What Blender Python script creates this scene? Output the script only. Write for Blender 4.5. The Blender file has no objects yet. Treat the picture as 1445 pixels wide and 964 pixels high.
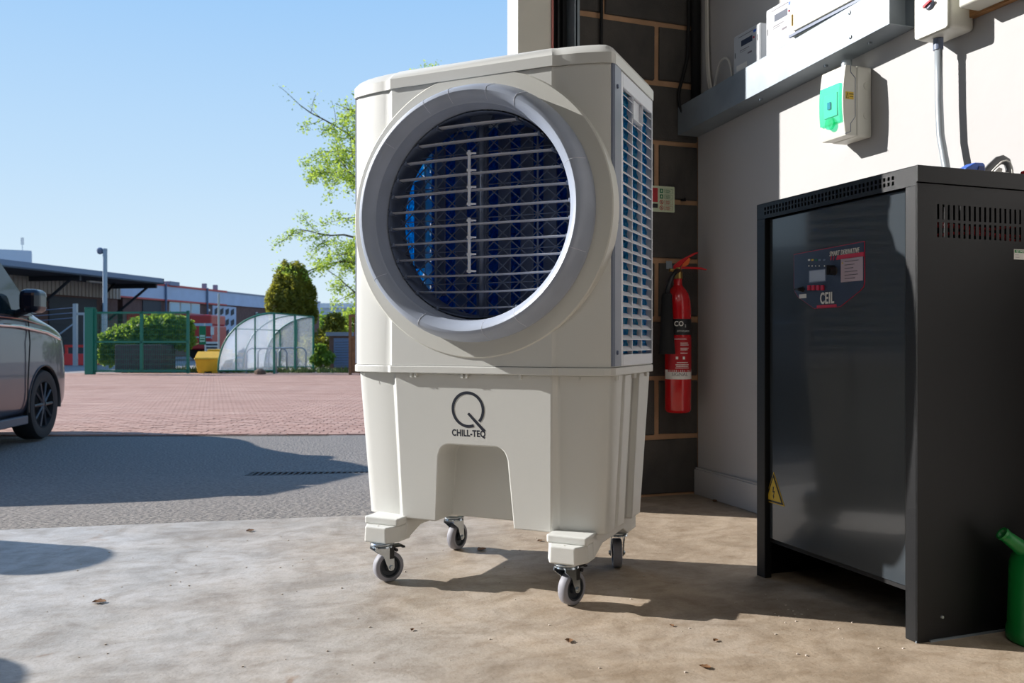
import bpy, bmesh, math, random
from mathutils import Vector, Matrix, Euler, noise
random.seed(7)
C = bpy.context.scene.collection
R = math.radians
PI = math.pi
# ---------------------------------------------------------------- camera, sky, sun, exposure
TH = R(19.5)                       # the camera looks 19.5 degrees clockwise of world +Y (the side wall runs along Y)
EYE = 0.59
RX, RY = math.cos(TH), -math.sin(TH)
FX, FY = math.sin(TH), math.cos(TH)
def W(lat, dep, z=0.0):            # metres to the right of / ahead of the tripod -> world
    return Vector((lat*RX + dep*FX, lat*RY + dep*FY, z))
cam_d = bpy.data.cameras.new('camera'); cam = bpy.data.objects.new('camera', cam_d); C.objects.link(cam)
cam.location = (0, 0, EYE); cam.rotation_euler = (R(90), 0, -TH)
cam_d.sensor_width = 36; cam_d.lens = 36*1200/1445; cam_d.clip_start = 0.05; cam_d.clip_end = 2000
cam_d.dof.use_dof = True; cam_d.dof.focus_distance = 2.05; cam_d.dof.aperture_fstop = 9
bpy.context.scene.camera = cam
vs = bpy.context.scene.view_settings
vs.view_transform = 'Standard'; vs.look = 'None'; vs.gamma = 1.0; vs.exposure = 0.31; vs.use_curve_mapping = False
SUN_EL = R(26.0)
FILL = 11
SD = W(math.cos(R(14.3)), -math.sin(R(14.3)))      # horizontal direction in which the light travels
SD = Vector((SD.x*math.cos(SUN_EL), SD.y*math.cos(SUN_EL), -math.sin(SUN_EL)))
sun_d = bpy.data.lights.new('sun', 'SUN'); sun = bpy.data.objects.new('sun', sun_d); C.objects.link(sun)
sun_d.energy = 6.4; sun_d.angle = R(0.6); sun_d.color = (1.0, 0.965, 0.925)
sun.rotation_euler = SD.to_track_quat('-Z', 'Y').to_euler()
sun.location = (-6, 8, 8)
wd = bpy.data.worlds.new('sky'); bpy.context.scene.world = wd; wd.use_nodes = True
nt = wd.node_tree; nt.nodes.clear()
tcw = nt.nodes.new('ShaderNodeTexCoord'); sep = nt.nodes.new('ShaderNodeSeparateXYZ'); nt.links.new(tcw.outputs['Generated'], sep.inputs[0])
sky = nt.nodes.new('ShaderNodeValToRGB'); nt.links.new(sep.outputs[2], sky.inputs[0]); e = sky.color_ramp.elements
def _s(c): return tuple(((v/255+0.055)/1.055)**2.4 for v in c)+(1,)
e[0].position = 0.0; e[0].color = _s((228,243,252)); e[1].position = 1.0; e[1].color = _s((92,150,226))
for p_, c_ in ((.06,(218,239,253)),(.18,(196,227,254)),(.38,(160,206,252)),(.62,(122,178,242))): q = e.new(p_); q.color = _s(c_)
bg = nt.nodes.new('ShaderNodeBackground'); bg.inputs[1].default_value = 0.79
wo = nt.nodes.new('ShaderNodeOutputWorld')
nt.links.new(sky.outputs[0], bg.inputs[0]); nt.links.new(bg.outputs[0], wo.inputs[0])

# ---------------------------------------------------------------- materials
def lin(c):
    o = []
    for v in c[:3]:
        v = v/255.0
        o.append(v/12.92 if v <= 0.04045 else ((v+0.055)/1.055)**2.4)
    return (*o, 1.0)
MATS = {}
def mat(name, col, rough=0.5, metal=0.0, var=0.0, vscale=8.0, bump=0.0, bscale=60.0, col2=None, spec=0.5, coat=0.0, aniso=None, detail=4.0):
    if name in MATS: return MATS[name]
    m = bpy.data.materials.new(name); m.use_nodes = True; n = m.node_tree; b = n.nodes['Principled BSDF']
    b.inputs['Base Color'].default_value = lin(col); b.inputs['Roughness'].default_value = rough
    b.inputs['Metallic'].default_value = metal; b.inputs['Specular IOR Level'].default_value = spec
    b.inputs['Coat Weight'].default_value = coat
    tc = n.nodes.new('ShaderNodeTexCoord'); src = tc.outputs['Object']
    if aniso:
        mp = n.nodes.new('ShaderNodeMapping'); mp.inputs['Scale'].default_value = aniso
        n.links.new(src, mp.inputs[0]); src = mp.outputs[0]
    if var > 0:
        t = n.nodes.new('ShaderNodeTexNoise'); t.inputs['Scale'].default_value = vscale; t.inputs['Detail'].default_value = detail
        n.links.new(src, t.inputs['Vector'])
        r = n.nodes.new('ShaderNodeMapRange'); r.inputs[1].default_value = 0.3; r.inputs[2].default_value = 0.7
        n.links.new(t.outputs['Fac'], r.inputs[0])
        mx = n.nodes.new('ShaderNodeMix'); mx.data_type = 'RGBA'
        c1 = lin(col); c2 = lin(col2) if col2 else tuple(v*(1-var) for v in c1[:3]) + (1,)
        mx.inputs[6].default_value = c1; mx.inputs[7].default_value = c2
        n.links.new(r.outputs[0], mx.inputs[0]); n.links.new(mx.outputs[2], b.inputs['Base Color'])
    if bump > 0:
        t = n.nodes.new('ShaderNodeTexNoise'); t.inputs['Scale'].default_value = bscale; t.inputs['Detail'].default_value = 6
        n.links.new(src, t.inputs['Vector'])
        bp = n.nodes.new('ShaderNodeBump'); bp.inputs['Strength'].default_value = 0.6; bp.inputs['Distance'].default_value = bump
        n.links.new(t.outputs['Fac'], bp.inputs['Height']); n.links.new(bp.outputs[0], b.inputs['Normal'])
    MATS[name] = m
    return m
def glass_mat(name, col, rough=0.05, alpha=0.35, spec=0.8):
    m = bpy.data.materials.new(name); m.use_nodes = True; n = m.node_tree; n.nodes.clear()
    o = n.nodes.new('ShaderNodeOutputMaterial'); t = n.nodes.new('ShaderNodeBsdfTransparent'); t.inputs[0].default_value = lin(col)
    p = n.nodes.new('ShaderNodeBsdfPrincipled'); p.inputs['Base Color'].default_value = lin(col); p.inputs['Roughness'].default_value = rough
    p.inputs['Specular IOR Level'].default_value = spec
    mx = n.nodes.new('ShaderNodeMixShader'); mx.inputs[0].default_value = alpha
    n.links.new(t.outputs[0], mx.inputs[1]); n.links.new(p.outputs[0], mx.inputs[2]); n.links.new(mx.outputs[0], o.inputs[0])
    MATS[name] = m; return m
def translucent_mat(name, col, colt, w=0.5, bscale=40, bump=0.01):
    m = bpy.data.materials.new(name); m.use_nodes = True; n = m.node_tree; n.nodes.clear()
    o = n.nodes.new('ShaderNodeOutputMaterial'); t = n.nodes.new('ShaderNodeBsdfTranslucent'); t.inputs[0].default_value = lin(colt)
    p = n.nodes.new('ShaderNodeBsdfPrincipled'); p.inputs['Base Color'].default_value = lin(col); p.inputs['Roughness'].default_value = 0.5
    mx = n.nodes.new('ShaderNodeMixShader'); mx.inputs[0].default_value = w
    tc = n.nodes.new('ShaderNodeTexCoord'); v = n.nodes.new('ShaderNodeTexVoronoi'); v.inputs['Scale'].default_value = bscale
    bp = n.nodes.new('ShaderNodeBump'); bp.inputs['Distance'].default_value = bump
    n.links.new(tc.outputs['Object'], v.inputs['Vector']); n.links.new(v.outputs['Distance'], bp.inputs['Height'])
    n.links.new(bp.outputs[0], p.inputs['Normal']); n.links.new(bp.outputs[0], t.inputs['Normal'])
    n.links.new(t.outputs[0], mx.inputs[2]); n.links.new(p.outputs[0], mx.inputs[1]); n.links.new(mx.outputs[0], o.inputs[0])
    MATS[name] = m; return m
def concrete_mat():
    m = bpy.data.materials.new('floor_concrete'); m.use_nodes = True; n = m.node_tree; b = n.nodes['Principled BSDF']
    L = n.links.new; tc = n.nodes.new('ShaderNodeTexCoord')
    def nz(scale, det, sc=(1,1,1), dist=0.0):
        mp = n.nodes.new('ShaderNodeMapping'); mp.inputs['Scale'].default_value = sc; L(tc.outputs['Object'], mp.inputs[0])
        t = n.nodes.new('ShaderNodeTexNoise'); t.inputs['Scale'].default_value = scale; t.inputs['Detail'].default_value = det
        t.inputs['Distortion'].default_value = dist; t.inputs['Roughness'].default_value = 0.62; L(mp.outputs[0], t.inputs[0]); return t.outputs['Fac']
    def ramp(f, stops):
        r = n.nodes.new('ShaderNodeValToRGB'); e = r.color_ramp.elements
        e[0].position = stops[0][0]; e[0].color = lin(stops[0][1]); e[1].position = stops[-1][0]; e[1].color = lin(stops[-1][1])
        for p, c in stops[1:-1]: q = e.new(p); q.color = lin(c)
        L(f, r.inputs[0]); return r.outputs[0]
    def mul(a, bb, f):
        x = n.nodes.new('ShaderNodeMix'); x.data_type = 'RGBA'; x.blend_type = 'MULTIPLY'; x.inputs[0].default_value = f
        L(a, x.inputs[6]); L(bb, x.inputs[7]); return x.outputs[2]
    base = ramp(nz(1.9, 8, dist=0.9), [(0.3, (170,166,160)), (0.5, (184,181,177)), (0.72, (194,192,190))])
    # the paint-worn trowelled slab is browner towards the machine end of the room (+X)
    sp = n.nodes.new('ShaderNodeSeparateXYZ'); L(tc.outputs['Object'], sp.inputs[0])
    mr = n.nodes.new('ShaderNodeMapRange'); mr.inputs[1].default_value = -0.3; mr.inputs[2].default_value = 0.9
    ad = n.nodes.new('ShaderNodeMath'); ad.operation = 'ADD'; L(sp.outputs[0], ad.inputs[0])
    ns = n.nodes.new('ShaderNodeMath'); ns.operation = 'MULTIPLY_ADD'; L(nz(2.3, 5), ns.inputs[0]); ns.inputs[1].default_value = 1.6; ns.inputs[2].default_value = -0.8
    L(ns.outputs[0], ad.inputs[1]); L(ad.outputs[0], mr.inputs[0])
    tint = n.nodes.new('ShaderNodeMix'); tint.data_type = 'RGBA'; tint.inputs[6].default_value = lin((255,255,255)); tint.inputs[7].default_value = lin((242,224,202))
    L(mr.outputs[0], tint.inputs[0])
    c = mul(base, tint.outputs[2], 1.0)
    c = mul(c, ramp(nz(7, 8, (1,1,1), 1.0), [(0.33, (196,190,182)), (0.6, (255,255,255))]), 0.75)
    c = mul(c, ramp(nz(22, 7, (0.8,1.3,1), 0.2), [(0.36, (222,214,204)), (0.55, (255,255,255))]), 0.6)
    c = mul(c, ramp(nz(160, 3), [(0.3, (215,212,208)), (0.45, (255,255,255))]), 0.7)
    st = ramp(nz(3.4, 3, (1,1,1), 2.0), [(0.66, (255,255,255)), (0.74, (214,186,160))]); c = mul(c, st, 0.8)
    L(c, b.inputs['Base Color'])
    rr = n.nodes.new('ShaderNodeMapRange'); L(nz(5, 5), rr.inputs[0]); rr.inputs[3].default_value = 0.38; rr.inputs[4].default_value = 0.7
    L(rr.outputs[0], b.inputs['Roughness'])
    bp = n.nodes.new('ShaderNodeBump'); bp.inputs['Distance'].default_value = 0.0012; L(nz(90, 6), bp.inputs['Height']); L(bp.outputs[0], b.inputs['Normal'])
    MATS['floor_concrete'] = m; return m
M_white   = mat('white_plastic', (213,214,210), 0.42, bump=0.0004, bscale=500)
M_boss    = mat('white_plastic_boss', (213,213,206), 0.42, bump=0.0004, bscale=500)
M_pgrey   = mat('grey_plastic', (166,176,194), 0.38, bump=0.0004, bscale=500, var=0.12, vscale=14)
M_dgrey   = mat('slate_plastic', (96,108,136), 0.45)
M_mgrey   = mat('mid_grey_plastic', (108,120,144), 0.4)
M_lgrey   = mat('light_grey_plastic', (222,226,235), 0.4)
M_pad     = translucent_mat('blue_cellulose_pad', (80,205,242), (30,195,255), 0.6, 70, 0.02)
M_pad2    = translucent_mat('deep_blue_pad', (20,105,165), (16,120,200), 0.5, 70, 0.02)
M_ink     = mat('dark_ink', (30,36,50), 0.5)
M_zinc    = mat('zinc_plate', (196,206,214), 0.25, 1.0, var=0.25, vscale=30)
M_tyre    = mat('grey_rubber_tread', (140,140,148), 0.6)
M_hub     = mat('dark_hub', (44,50,58), 0.5)
M_black   = mat('black_plastic', (24,25,28), 0.45)
M_blackm  = mat('black_matt', (10,10,12), 0.8)
M_powder  = mat('black_powder_coat', (19,20,22), 0.33, bump=0.0009, bscale=900, spec=0.28)
M_door    = mat('slate_gloss_paint', (56,62,67), 0.16, coat=0.3)
M_galv    = mat('galvanised_steel', (142,152,160), 0.5, 0.35, var=0.22, vscale=9, bump=0.0003, bscale=60)
M_wall    = mat('painted_plaster', (182,180,179), 0.75, bump=0.0012, bscale=22, var=0.04, vscale=3)
M_block   = mat('dark_concrete_block', (84,79,74), 0.9, bump=0.004, bscale=140, var=0.45, vscale=5, col2=(56,54,53))
M_mortar  = mat('tan_mortar', (186,146,112), 0.95, bump=0.003, bscale=120, var=0.25, vscale=12)
M_cream   = mat('cream_panel', (226,222,210), 0.5, var=0.06, vscale=6)
M_asph    = mat('asphalt', (150,142,132), 0.95, bump=0.03, bscale=48, var=1, vscale=60, col2=(88,82,78), detail=6)
M_tarmac  = mat('far_tarmac', (150,142,138), 0.95, bump=0.004, bscale=30, var=0.25, vscale=2)
M_paver   = mat('red_block_paver', (180,142,124), 0.9, bump=0.002, bscale=80, var=1, vscale=1.3, col2=(158,118,102))
M_paver2  = mat('grey_red_block_paver', (168,132,116), 0.9, bump=0.002, bscale=80, var=1, vscale=2.3, col2=(184,148,130))
M_sandj   = mat('dark_joint_sand', (88,78,66), 1.0)
M_conc    = concrete_mat()
M_red     = mat('red_enamel', (190,12,22), 0.22, coat=0.4)
M_redp    = mat('red_plastic', (225,60,52), 0.5)
M_brass   = mat('brass', (190,160,95), 0.3, 1.0)
M_label   = mat('white_label', (222,220,214), 0.6)
M_green   = mat('green_plastic', (10,120,52), 0.35)
M_gpaint  = mat('green_metal_paint', (10,104,84), 0.45)
M_yel     = mat('yellow_plastic', (222,170,30), 0.5, var=0.15, vscale=4)
M_sticker = mat('yellow_sticker', (214,180,52), 0.5)
M_meter   = mat('meter_casing', (196,200,205), 0.45)
M_box     = mat('cream_switchgear', (208,207,196), 0.45)
M_blue    = mat('blue_plastic', (30,90,190), 0.4)
M_wood    = mat('timber', (176,128,80), 0.7, var=0.4, vscale=20, aniso=(1,1,8))
M_brown   = mat('weathered_timber', (128,92,62), 0.85, var=0.4, vscale=12)
M_silver  = mat('light_conduit', (160,168,174), 0.4, 0.3)
M_greend  = mat('sign_green', (20,110,70), 0.6)
M_sred    = mat('sign_red', (176,40,46), 0.6)
M_glow    = mat('photoluminescent_sheet', (196,206,176), 0.6)
M_panelb  = mat('panel_blue_print', (50,62,84), 0.35)
M_pinkp   = mat('printed_notice', (176,160,170), 0.6)
M_line    = mat('printed_grey', (110,104,112), 0.6)
M_crim    = mat('crimson_print', (196,44,74), 0.5)
M_disp    = mat('display_glass', (170,182,200), 0.2)

# ---------------------------------------------------------------- mesh helpers
class MB:
    def __init__(s): s.v = []; s.f = []
    def add(s, vs_, fs):
        o = len(s.v); s.v += [tuple(p) for p in vs_]; s.f += [tuple(i+o for i in f) for f in fs]; return s
    def box(s, x0, x1, y0, y1, z0, z1):
        x0, x1 = sorted((x0, x1)); y0, y1 = sorted((y0, y1)); z0, z1 = sorted((z0, z1))
        return s.add([(x0,y0,z0),(x1,y0,z0),(x1,y1,z0),(x0,y1,z0),(x0,y0,z1),(x1,y0,z1),(x1,y1,z1),(x0,y1,z1)],
              [(3,2,1,0),(4,5,6,7),(0,1,5,4),(1,2,6,5),(2,3,7,6),(3,0,4,7)])
    def prism(s, pts, z0, z1, pts2=None):        # pts (x,y) anticlockwise
        n = len(pts); pts2 = pts2 or pts
        return s.add([(x,y,z0) for x,y in pts]+[(x,y,z1) for x,y in pts2],
              [tuple(reversed(range(n))), tuple(range(n,2*n))]+[(i,(i+1)%n,(i+1)%n+n,i+n) for i in range(n)])
    def plate(s, pts, y0, y1):                   # outline in (x,z), thickness along y
        n = len(pts)
        return s.add([(x,y0,z) for x,z in pts]+[(x,y1,z) for x,z in pts],
              [tuple(range(n)), tuple(reversed(range(n,2*n)))]+[((i+1)%n,i,i+n,(i+1)%n+n) for i in range(n)])
    def sideplate(s, pts, x0, x1):               # outline in (y,z), thickness along x
        n = len(pts)
        return s.add([(x0,y,z) for y,z in pts]+[(x1,y,z) for y,z in pts],
              [tuple(reversed(range(n))), tuple(range(n,2*n))]+[(i,(i+1)%n,(i+1)%n+n,i+n) for i in range(n)])
    def tube(s, path, r, n=8, r2=None, caps=True):
        path = [Vector(p) for p in path]; k = len(path); rr = r if isinstance(r, (list,tuple)) else [r]*k
        up = Vector((0,0,1)); rings = []; prev = None
        for i, p in enumerate(path):
            t = (path[min(i+1,k-1)]-path[max(i-1,0)]).normalized()
            if prev is None:
                a = t.cross(up)
                if a.length < 1e-3: a = t.cross(Vector((1,0,0)))
                a.normalize()
            else:
                a = prev - t*prev.dot(t)
                if a.length < 1e-6: a = t.orthogonal()
                a.normalize()
            prev = a; b = t.cross(a)
            rings += [p + a*rr[i]*math.cos(2*PI*j/n) + b*(r2 or rr[i])*math.sin(2*PI*j/n) for j in range(n)]
        fs = [(i*n+j, i*n+(j+1)%n, (i+1)*n+(j+1)%n, (i+1)*n+j) for i in range(k-1) for j in range(n)]
        if caps: fs += [tuple(reversed(range(n))), tuple(range((k-1)*n, k*n))]
        return s.add(rings, fs)
    def lathe(s, prof, c=(0,0,0), axis='z', n=32, a0=0, a1=2*PI, cap=False):   # prof (radius, along)
        full = abs(a1-a0-2*PI) < 1e-6; m = n if full else n+1; vs_ = []
        for i in range(m):
            a = a0+(a1-a0)*i/n; ca, sa = math.cos(a), math.sin(a)
            for r, h in prof:
                p = {'z':(r*ca,r*sa,h), 'y':(r*ca,h,r*sa), 'x':(h,r*ca,r*sa)}[axis]
                vs_.append((p[0]+c[0],p[1]+c[1],p[2]+c[2]))
        k = len(prof); fs = []
        for i in range(n):
            j = (i+1) % m
            for q in range(k-1):
                f = (i*k+q, j*k+q, j*k+q+1, i*k+q+1)
                fs.append(f if axis != 'y' else tuple(reversed(f)))
        s.add(vs_, fs)
        return s
    def build(s, name, m, parent=None, smooth=False, bevel=0.0, seg=2, fix=False, kind=None, angle=40):
        me = bpy.data.meshes.new(name); me.from_pydata(s.v, [], s.f)
        if fix:
            b = bmesh.new(); b.from_mesh(me); bmesh.ops.remove_doubles(b, verts=b.verts, dist=1e-5)
            bmesh.ops.recalc_face_normals(b, faces=b.faces); b.to_mesh(me); b.free()
        if m: me.materials.append(m)
        o = bpy.data.objects.new(name, me); C.objects.link(o)
        if parent: o.parent = parent
        if smooth: 
            for p in me.polygons: p.use_smooth = True
            if smooth == 'auto':
                me.set_sharp_from_angle(angle=R(angle))
        if bevel > 0:
            bm_ = o.modifiers.new('edge', 'BEVEL'); bm_.width = bevel; bm_.segments = seg; bm_.limit_method = 'ANGLE'; bm_.angle_limit = R(35)
        if kind: o['kind'] = kind
        return o
def tag(o, label, cat, group=None):
    o['label'] = label; o['category'] = cat
    if group: o['group'] = group
    return o
def thing(name, label, cat, loc=(0,0,0), rz=0.0, group=None):
    o = bpy.data.objects.new(name, None); C.objects.link(o); o.location = loc; o.rotation_euler = (0,0,rz)
    o.empty_display_size = 0.1
    return tag(o, label, cat, group)
def struct(o):
    o['kind'] = 'structure'; return o
def copy_tree(o, parent=None):
    c = o.copy(); C.objects.link(c); c.parent = parent
    for ch in [x for x in bpy.data.objects if x.parent == o]: copy_tree(ch, c)
    return c
def bake(o):                                  # freeze modifiers into the mesh
    bpy.context.view_layer.update()
    dg = bpy.context.evaluated_depsgraph_get(); me = bpy.data.meshes.new_from_object(o.evaluated_get(dg))
    o.modifiers.clear(); o.data = me; return o
def carve(o, cutters):
    for c in cutters:
        q = o.modifiers.new('cut', 'BOOLEAN'); q.operation = 'DIFFERENCE'; q.solver = 'EXACT'; q.object = c
    bake(o)
    for c in cutters: bpy.data.objects.remove(c)
    return o
def frame_m(origin, xd, yd):                   # matrix whose x runs along the text, y up the letters
    x = Vector(xd).normalized(); y = Vector(yd).normalized(); z = x.cross(y)
    m = Matrix((x, y, z)).transposed().to_4x4(); m.translation = Vector(origin); return m
def text(body, name, size, m, parent, mtx, ext=0.0006, align='CENTER', sx=1.0, shear=0.0, bold=0.0, space=1.0):
    cu = bpy.data.curves.new(name, 'FONT'); cu.body = body; cu.size = size; cu.extrude = ext; cu.align_x = align; cu.align_y = 'CENTER'
    cu.shear = shear; cu.offset = bold; cu.space_character = space; cu.resolution_u = 3
    t = bpy.data.objects.new(name, cu); C.objects.link(t); bpy.context.view_layer.update()
    dg = bpy.context.evaluated_depsgraph_get(); me = bpy.data.meshes.new_from_object(t.evaluated_get(dg))
    bpy.data.objects.remove(t); me.materials.clear(); me.materials.append(m)
    me.transform(mtx @ Matrix.Diagonal((sx,1,1,1)))
    o = bpy.data.objects.new(name, me); C.objects.link(o); o.parent = parent; return o
def flat(name, pts, m, parent, mtx, th=0.0008):  # thin printed shape, pts in the frame's x,y
    a = sum(pts[i][0]*pts[(i+1)%len(pts)][1]-pts[(i+1)%len(pts)][0]*pts[i][1] for i in range(len(pts)))
    if a < 0: pts = pts[::-1]
    b = MB().prism(pts, 0, th); b.v = [tuple(mtx @ Vector(p)) for p in b.v]; return b.build(name, m, parent)
def rect(x0, y0, x1, y1): return [(x0,y0),(x1,y0),(x1,y1),(x0,y1)]
def rrect(x0, y0, x1, y1, r, n=5):
    p = []
    for cx, cy, a in ((x1-r,y1-r,0),(x0+r,y1-r,90),(x0+r,y0+r,180),(x1-r,y0+r,270)):
        p += [(cx+r*math.cos(R(a+90*i/n)), cy+r*math.sin(R(a+90*i/n))) for i in range(n+1)]
    return p
def strokes(name, pieces, m, parent, mtx, kind=None):
    b = MB()
    for x0, y0, x1, y1 in pieces: b.prism(rect(x0,y0,x1,y1), 0, 0.0006)
    b.v = [tuple(mtx @ Vector(p)) for p in b.v]; o = b.build(name, m, parent)
    if kind: o['kind'] = kind
    return o
def perforated(name, x0, x1, z0, z1, cols, rows, hx, hz, th, m, parent, mtx, holes=None):
    """plate in the frame's x,y with a grid of real slots; holes=(hx0,hx1,hz0,hz1) area of the grid"""
    a0, a1, b0, b1 = holes; px = (a1-a0)/cols; pz = (b1-b0)/rows
    xs = [x0]; zs = [z0]
    for i in range(cols): c = a0+px*(i+.5); xs += [c-hx/2, c+hx/2]
    for j in range(rows): c = b0+pz*(j+.5); zs += [c-hz/2, c+hz/2]
    xs.append(x1); zs.append(z1); nx = len(xs); b = MB(); v = [(x,z,0) for z in zs for x in xs]
    f = [(j*nx+i, j*nx+i+1, (j+1)*nx+i+1, (j+1)*nx+i) for j in range(len(zs)-1) for i in range(nx-1) if not (i%2==1 and j%2==1)]
    b.add([mtx @ Vector(p) for p in v], f); o = b.build(name, m, parent)
    s = o.modifiers.new('thick', 'SOLIDIFY'); s.thickness = th; s.offset = -1; return o
# ---------------------------------------------------------------- the building
WX, WY = 1.779, 2.865                 # side wall face, front wall face
floor_b = MB().add([(-7,-6,0),(WX+.3,-6,0),(WX+.3,2.93,0),(1.0,2.93,0),(.505,2.888,0),(-.62,3.045,0),(-7,3.90,0),
                    (-7,-6,-.5),(WX+.3,-6,-.5),(WX+.3,2.93,-.5),(1.0,2.93,-.5),(.505,2.888,-.5),(-.62,3.045,-.5),(-7,3.90,-.5)],
                   [(0,1,2,3,4,5,6)]+[(i,i+7,(i+1)%7+7,(i+1)%7) for i in range(7)])
struct(floor_b.build('floor', M_conc, fix=True))
wr = struct(MB().box(WX, WX+.2, -6, WY, 0, 4.2).build('wall_right', M_wall))
sk = struct(MB().box(WX-.018, WX, 1.85, WY, 0, .098).box(WX-.013, WX, 1.85, WY, .098, .104).build('baseboard_right', M_wall, bevel=.004))
MB().box(-7, -6.8, -6, 4.0, 0, 4.2).build('wall_left', M_wall)['kind'] = 'structure'
MB().box(-7, WX+.2, -6.2, -6, 0, 4.2).build('wall_back', M_wall)['kind'] = 'structure'
MB().box(-7, WX+.2, -6.2, WY+.3, 4.2, 4.4).build('ceiling', M_wall)['kind'] = 'structure'
# front wall: a mortar core with individual blocks proud of it, a plain lintel wall above the doorway
wf = struct(MB().box(1.262, WX+.2, WY+.008, WY+.24, 0, 4.2).box(-7, 1.262, WY+.008, WY+.24, 3.3, 4.2).box(-7, -3.6, WY+.008, WY+.24, 0, 3.3).build('wall_front', M_mortar))
block_meshes = []
for k in range(4):
    b = bmesh.new(); bmesh.ops.create_cube(b, size=1.0)
    bmesh.ops.scale(b, vec=(.430, .06, .205), verts=b.verts)
    bmesh.ops.bevel(b, geom=b.edges[:], offset=.004, segments=1, affect='EDGES')
    for v in b.verts: v.co += Vector((random.uniform(-.003,.003), random.uniform(-.001,.001), random.uniform(-.003,.003)))
    me = bpy.data.meshes.new('block'); b.to_mesh(me); b.free(); me.materials.append(M_block); block_meshes.append(me)
for row in range(11):
    zc = .225*row+.1125
    j0 = 1.60 if row % 2 else 1.825
    for k in range(3):
        xr = j0-.45*k + (.45 if row % 2 else 0); xl = xr-.45
        xr2 = min(xr-.010, WX-.001); xl2 = max(xl+.010, 1.27)
        if xr2-xl2 < .03: continue
        o = bpy.data.objects.new('block', block_meshes[(row*3+k) % 4]); C.objects.link(o); o.parent = wf
        o.scale = ((xr2-xl2)/.430, 1, 1); o.location = ((xr2+xl2)/2, WY+.03, zc)
# doorway jamb: cream reveal panel, seal strip, dark channel, galvanised track
struct(MB().box(1.035, 1.165, WY-.005, WY+.11, 0, 3.3).build('door_1', M_cream, bevel=.002))
struct(MB().box(1.165, 1.170, WY-.012, WY+.02, 0, 3.3).build('trim_1', mat('pink_seal',(206,128,120),.6)))
struct(MB().box(1.170, 1.262, WY+.02, WY+.2, 0, 3.3).box(1.19,1.195,WY-.005,WY+.02,0,3.3).box(1.21,1.215,WY-.005,WY+.02,0,3.3).build('trim_2', M_black))
struct(MB().box(1.236, 1.241, WY-.05, WY+.02, 0, 3.3).box(1.241, 1.256, WY-.016, WY-.012, 0, 3.3).box(1.254, 1.262, WY-.035, WY-.03, 0, 3.3).box(1.262, 1.270, WY-.02, WY+.01, 0, 3.3).build('trim_3', M_galv))
# dark lintel soffit / rolled-up door over the doorway
struct(MB().tube([(-3.6,WY-.25,3.55),(1.2,WY-.25,3.55)], .2, 20).build('door_2', M_galv, smooth='auto'))

# ---------------------------------------------------------------- the ground outside
Z0 = -.37
def gz(d):
    return -0.012 + (Z0+.012)*min(1, max(0, (d-2.75)/(6.3-2.75)))
gb = MB(); ds = [2.3, 2.75, 3.2, 3.8, 4.5, 5.2, 6.3, 8.86]; ls = [-9+i*.5 for i in range(25)]
for d in ds:
    for l in ls: 
        p = W(l, d); dd = d
        # follow the slab edge: distance beyond it rules the ramp height
        e = 3.045 - .1396*(p.x+.62); off = (p.y-e)
        z = Z0*min(1, max(0, off/3.6))-.012 if off > 0 else -.012
        gb.v.append((p.x, p.y, z))
n = len(ls)
gb.f = [(j*n+i, j*n+i+1, (j+1)*n+i+1, (j+1)*n+i) for j in range(len(ds)-1) for i in range(n-1)]
ap = struct(gb.build('ground', M_asph, smooth=True))
s = ap.modifiers.new('sub', 'SUBSURF'); s.levels = 2; s.render_levels = 2; s.subdivision_type = 'SIMPLE'
a, b_, c, d = W(-160, 8.86, Z0-.02), W(140, 8.86, Z0-.02), W(140, 420, Z0-.02), W(-260, 420, Z0-.02)
struct(MB().add([a,b_,c,d], [(0,1,2,3)]).build('ground_far', M_tarmac))
a, b_, c, d = W(-60, 1.5, Z0-.03), W(-8.5, 1.5, Z0-.03), W(-8.5, 8.86, Z0-.03), W(-60, 8.86, Z0-.03)
struct(MB().add([a,b_,c,d], [(0,1,2,3)]).build('ground_side', M_tarmac))
# block paving, every paver real; the 300 nearest are separate bricks
pv = bpy.data.objects.new('pavement', None); C.objects.link(pv); pv.location = W(0, 8.86, Z0); pv.rotation_euler = (0,0,-TH+R(1.2)); struct(pv)
MB().box(-19.5, 3, -.1, 17.6, -.12, -.012).build('joint_sand', M_sandj, pv)
bw, bd = .194, .0945; cand = []
for r_ in range(0, 165):
    y = r_*.105
    for c_ in range(0, 104):
        x = -19.0+c_*.207+(.1035 if r_ % 2 else 0)
        dep = 8.86+y
        if -.66*dep-.5 < x < 2.9: cand.append((r_, x, y))
near = [q for q in cand if q[2] < 2.2 and -.50*(8.86+q[2]) < q[1] < -.165*(8.86+q[2])][:300]
nearset = set(near)
pm = []
for k in range(5):
    mb = MB().box(-bw/2, bw/2, 0, bd, -.02, 0); me = bpy.data.meshes.new('brick'); me.from_pydata(mb.v, [], mb.f); me.materials.append(M_paver if k % 2 else M_paver2)
    pm.append(me)
for i, (r_, x, y) in enumerate(near):
    o = bpy.data.objects.new('brick', pm[random.randrange(5)]); C.objects.link(o); o.parent = pv
    o.location = (x, y, random.uniform(-.0025,.0025)); o.rotation_euler = (random.uniform(-.012,.012), random.uniform(-.008,.008), random.uniform(-.008,.008))
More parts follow.
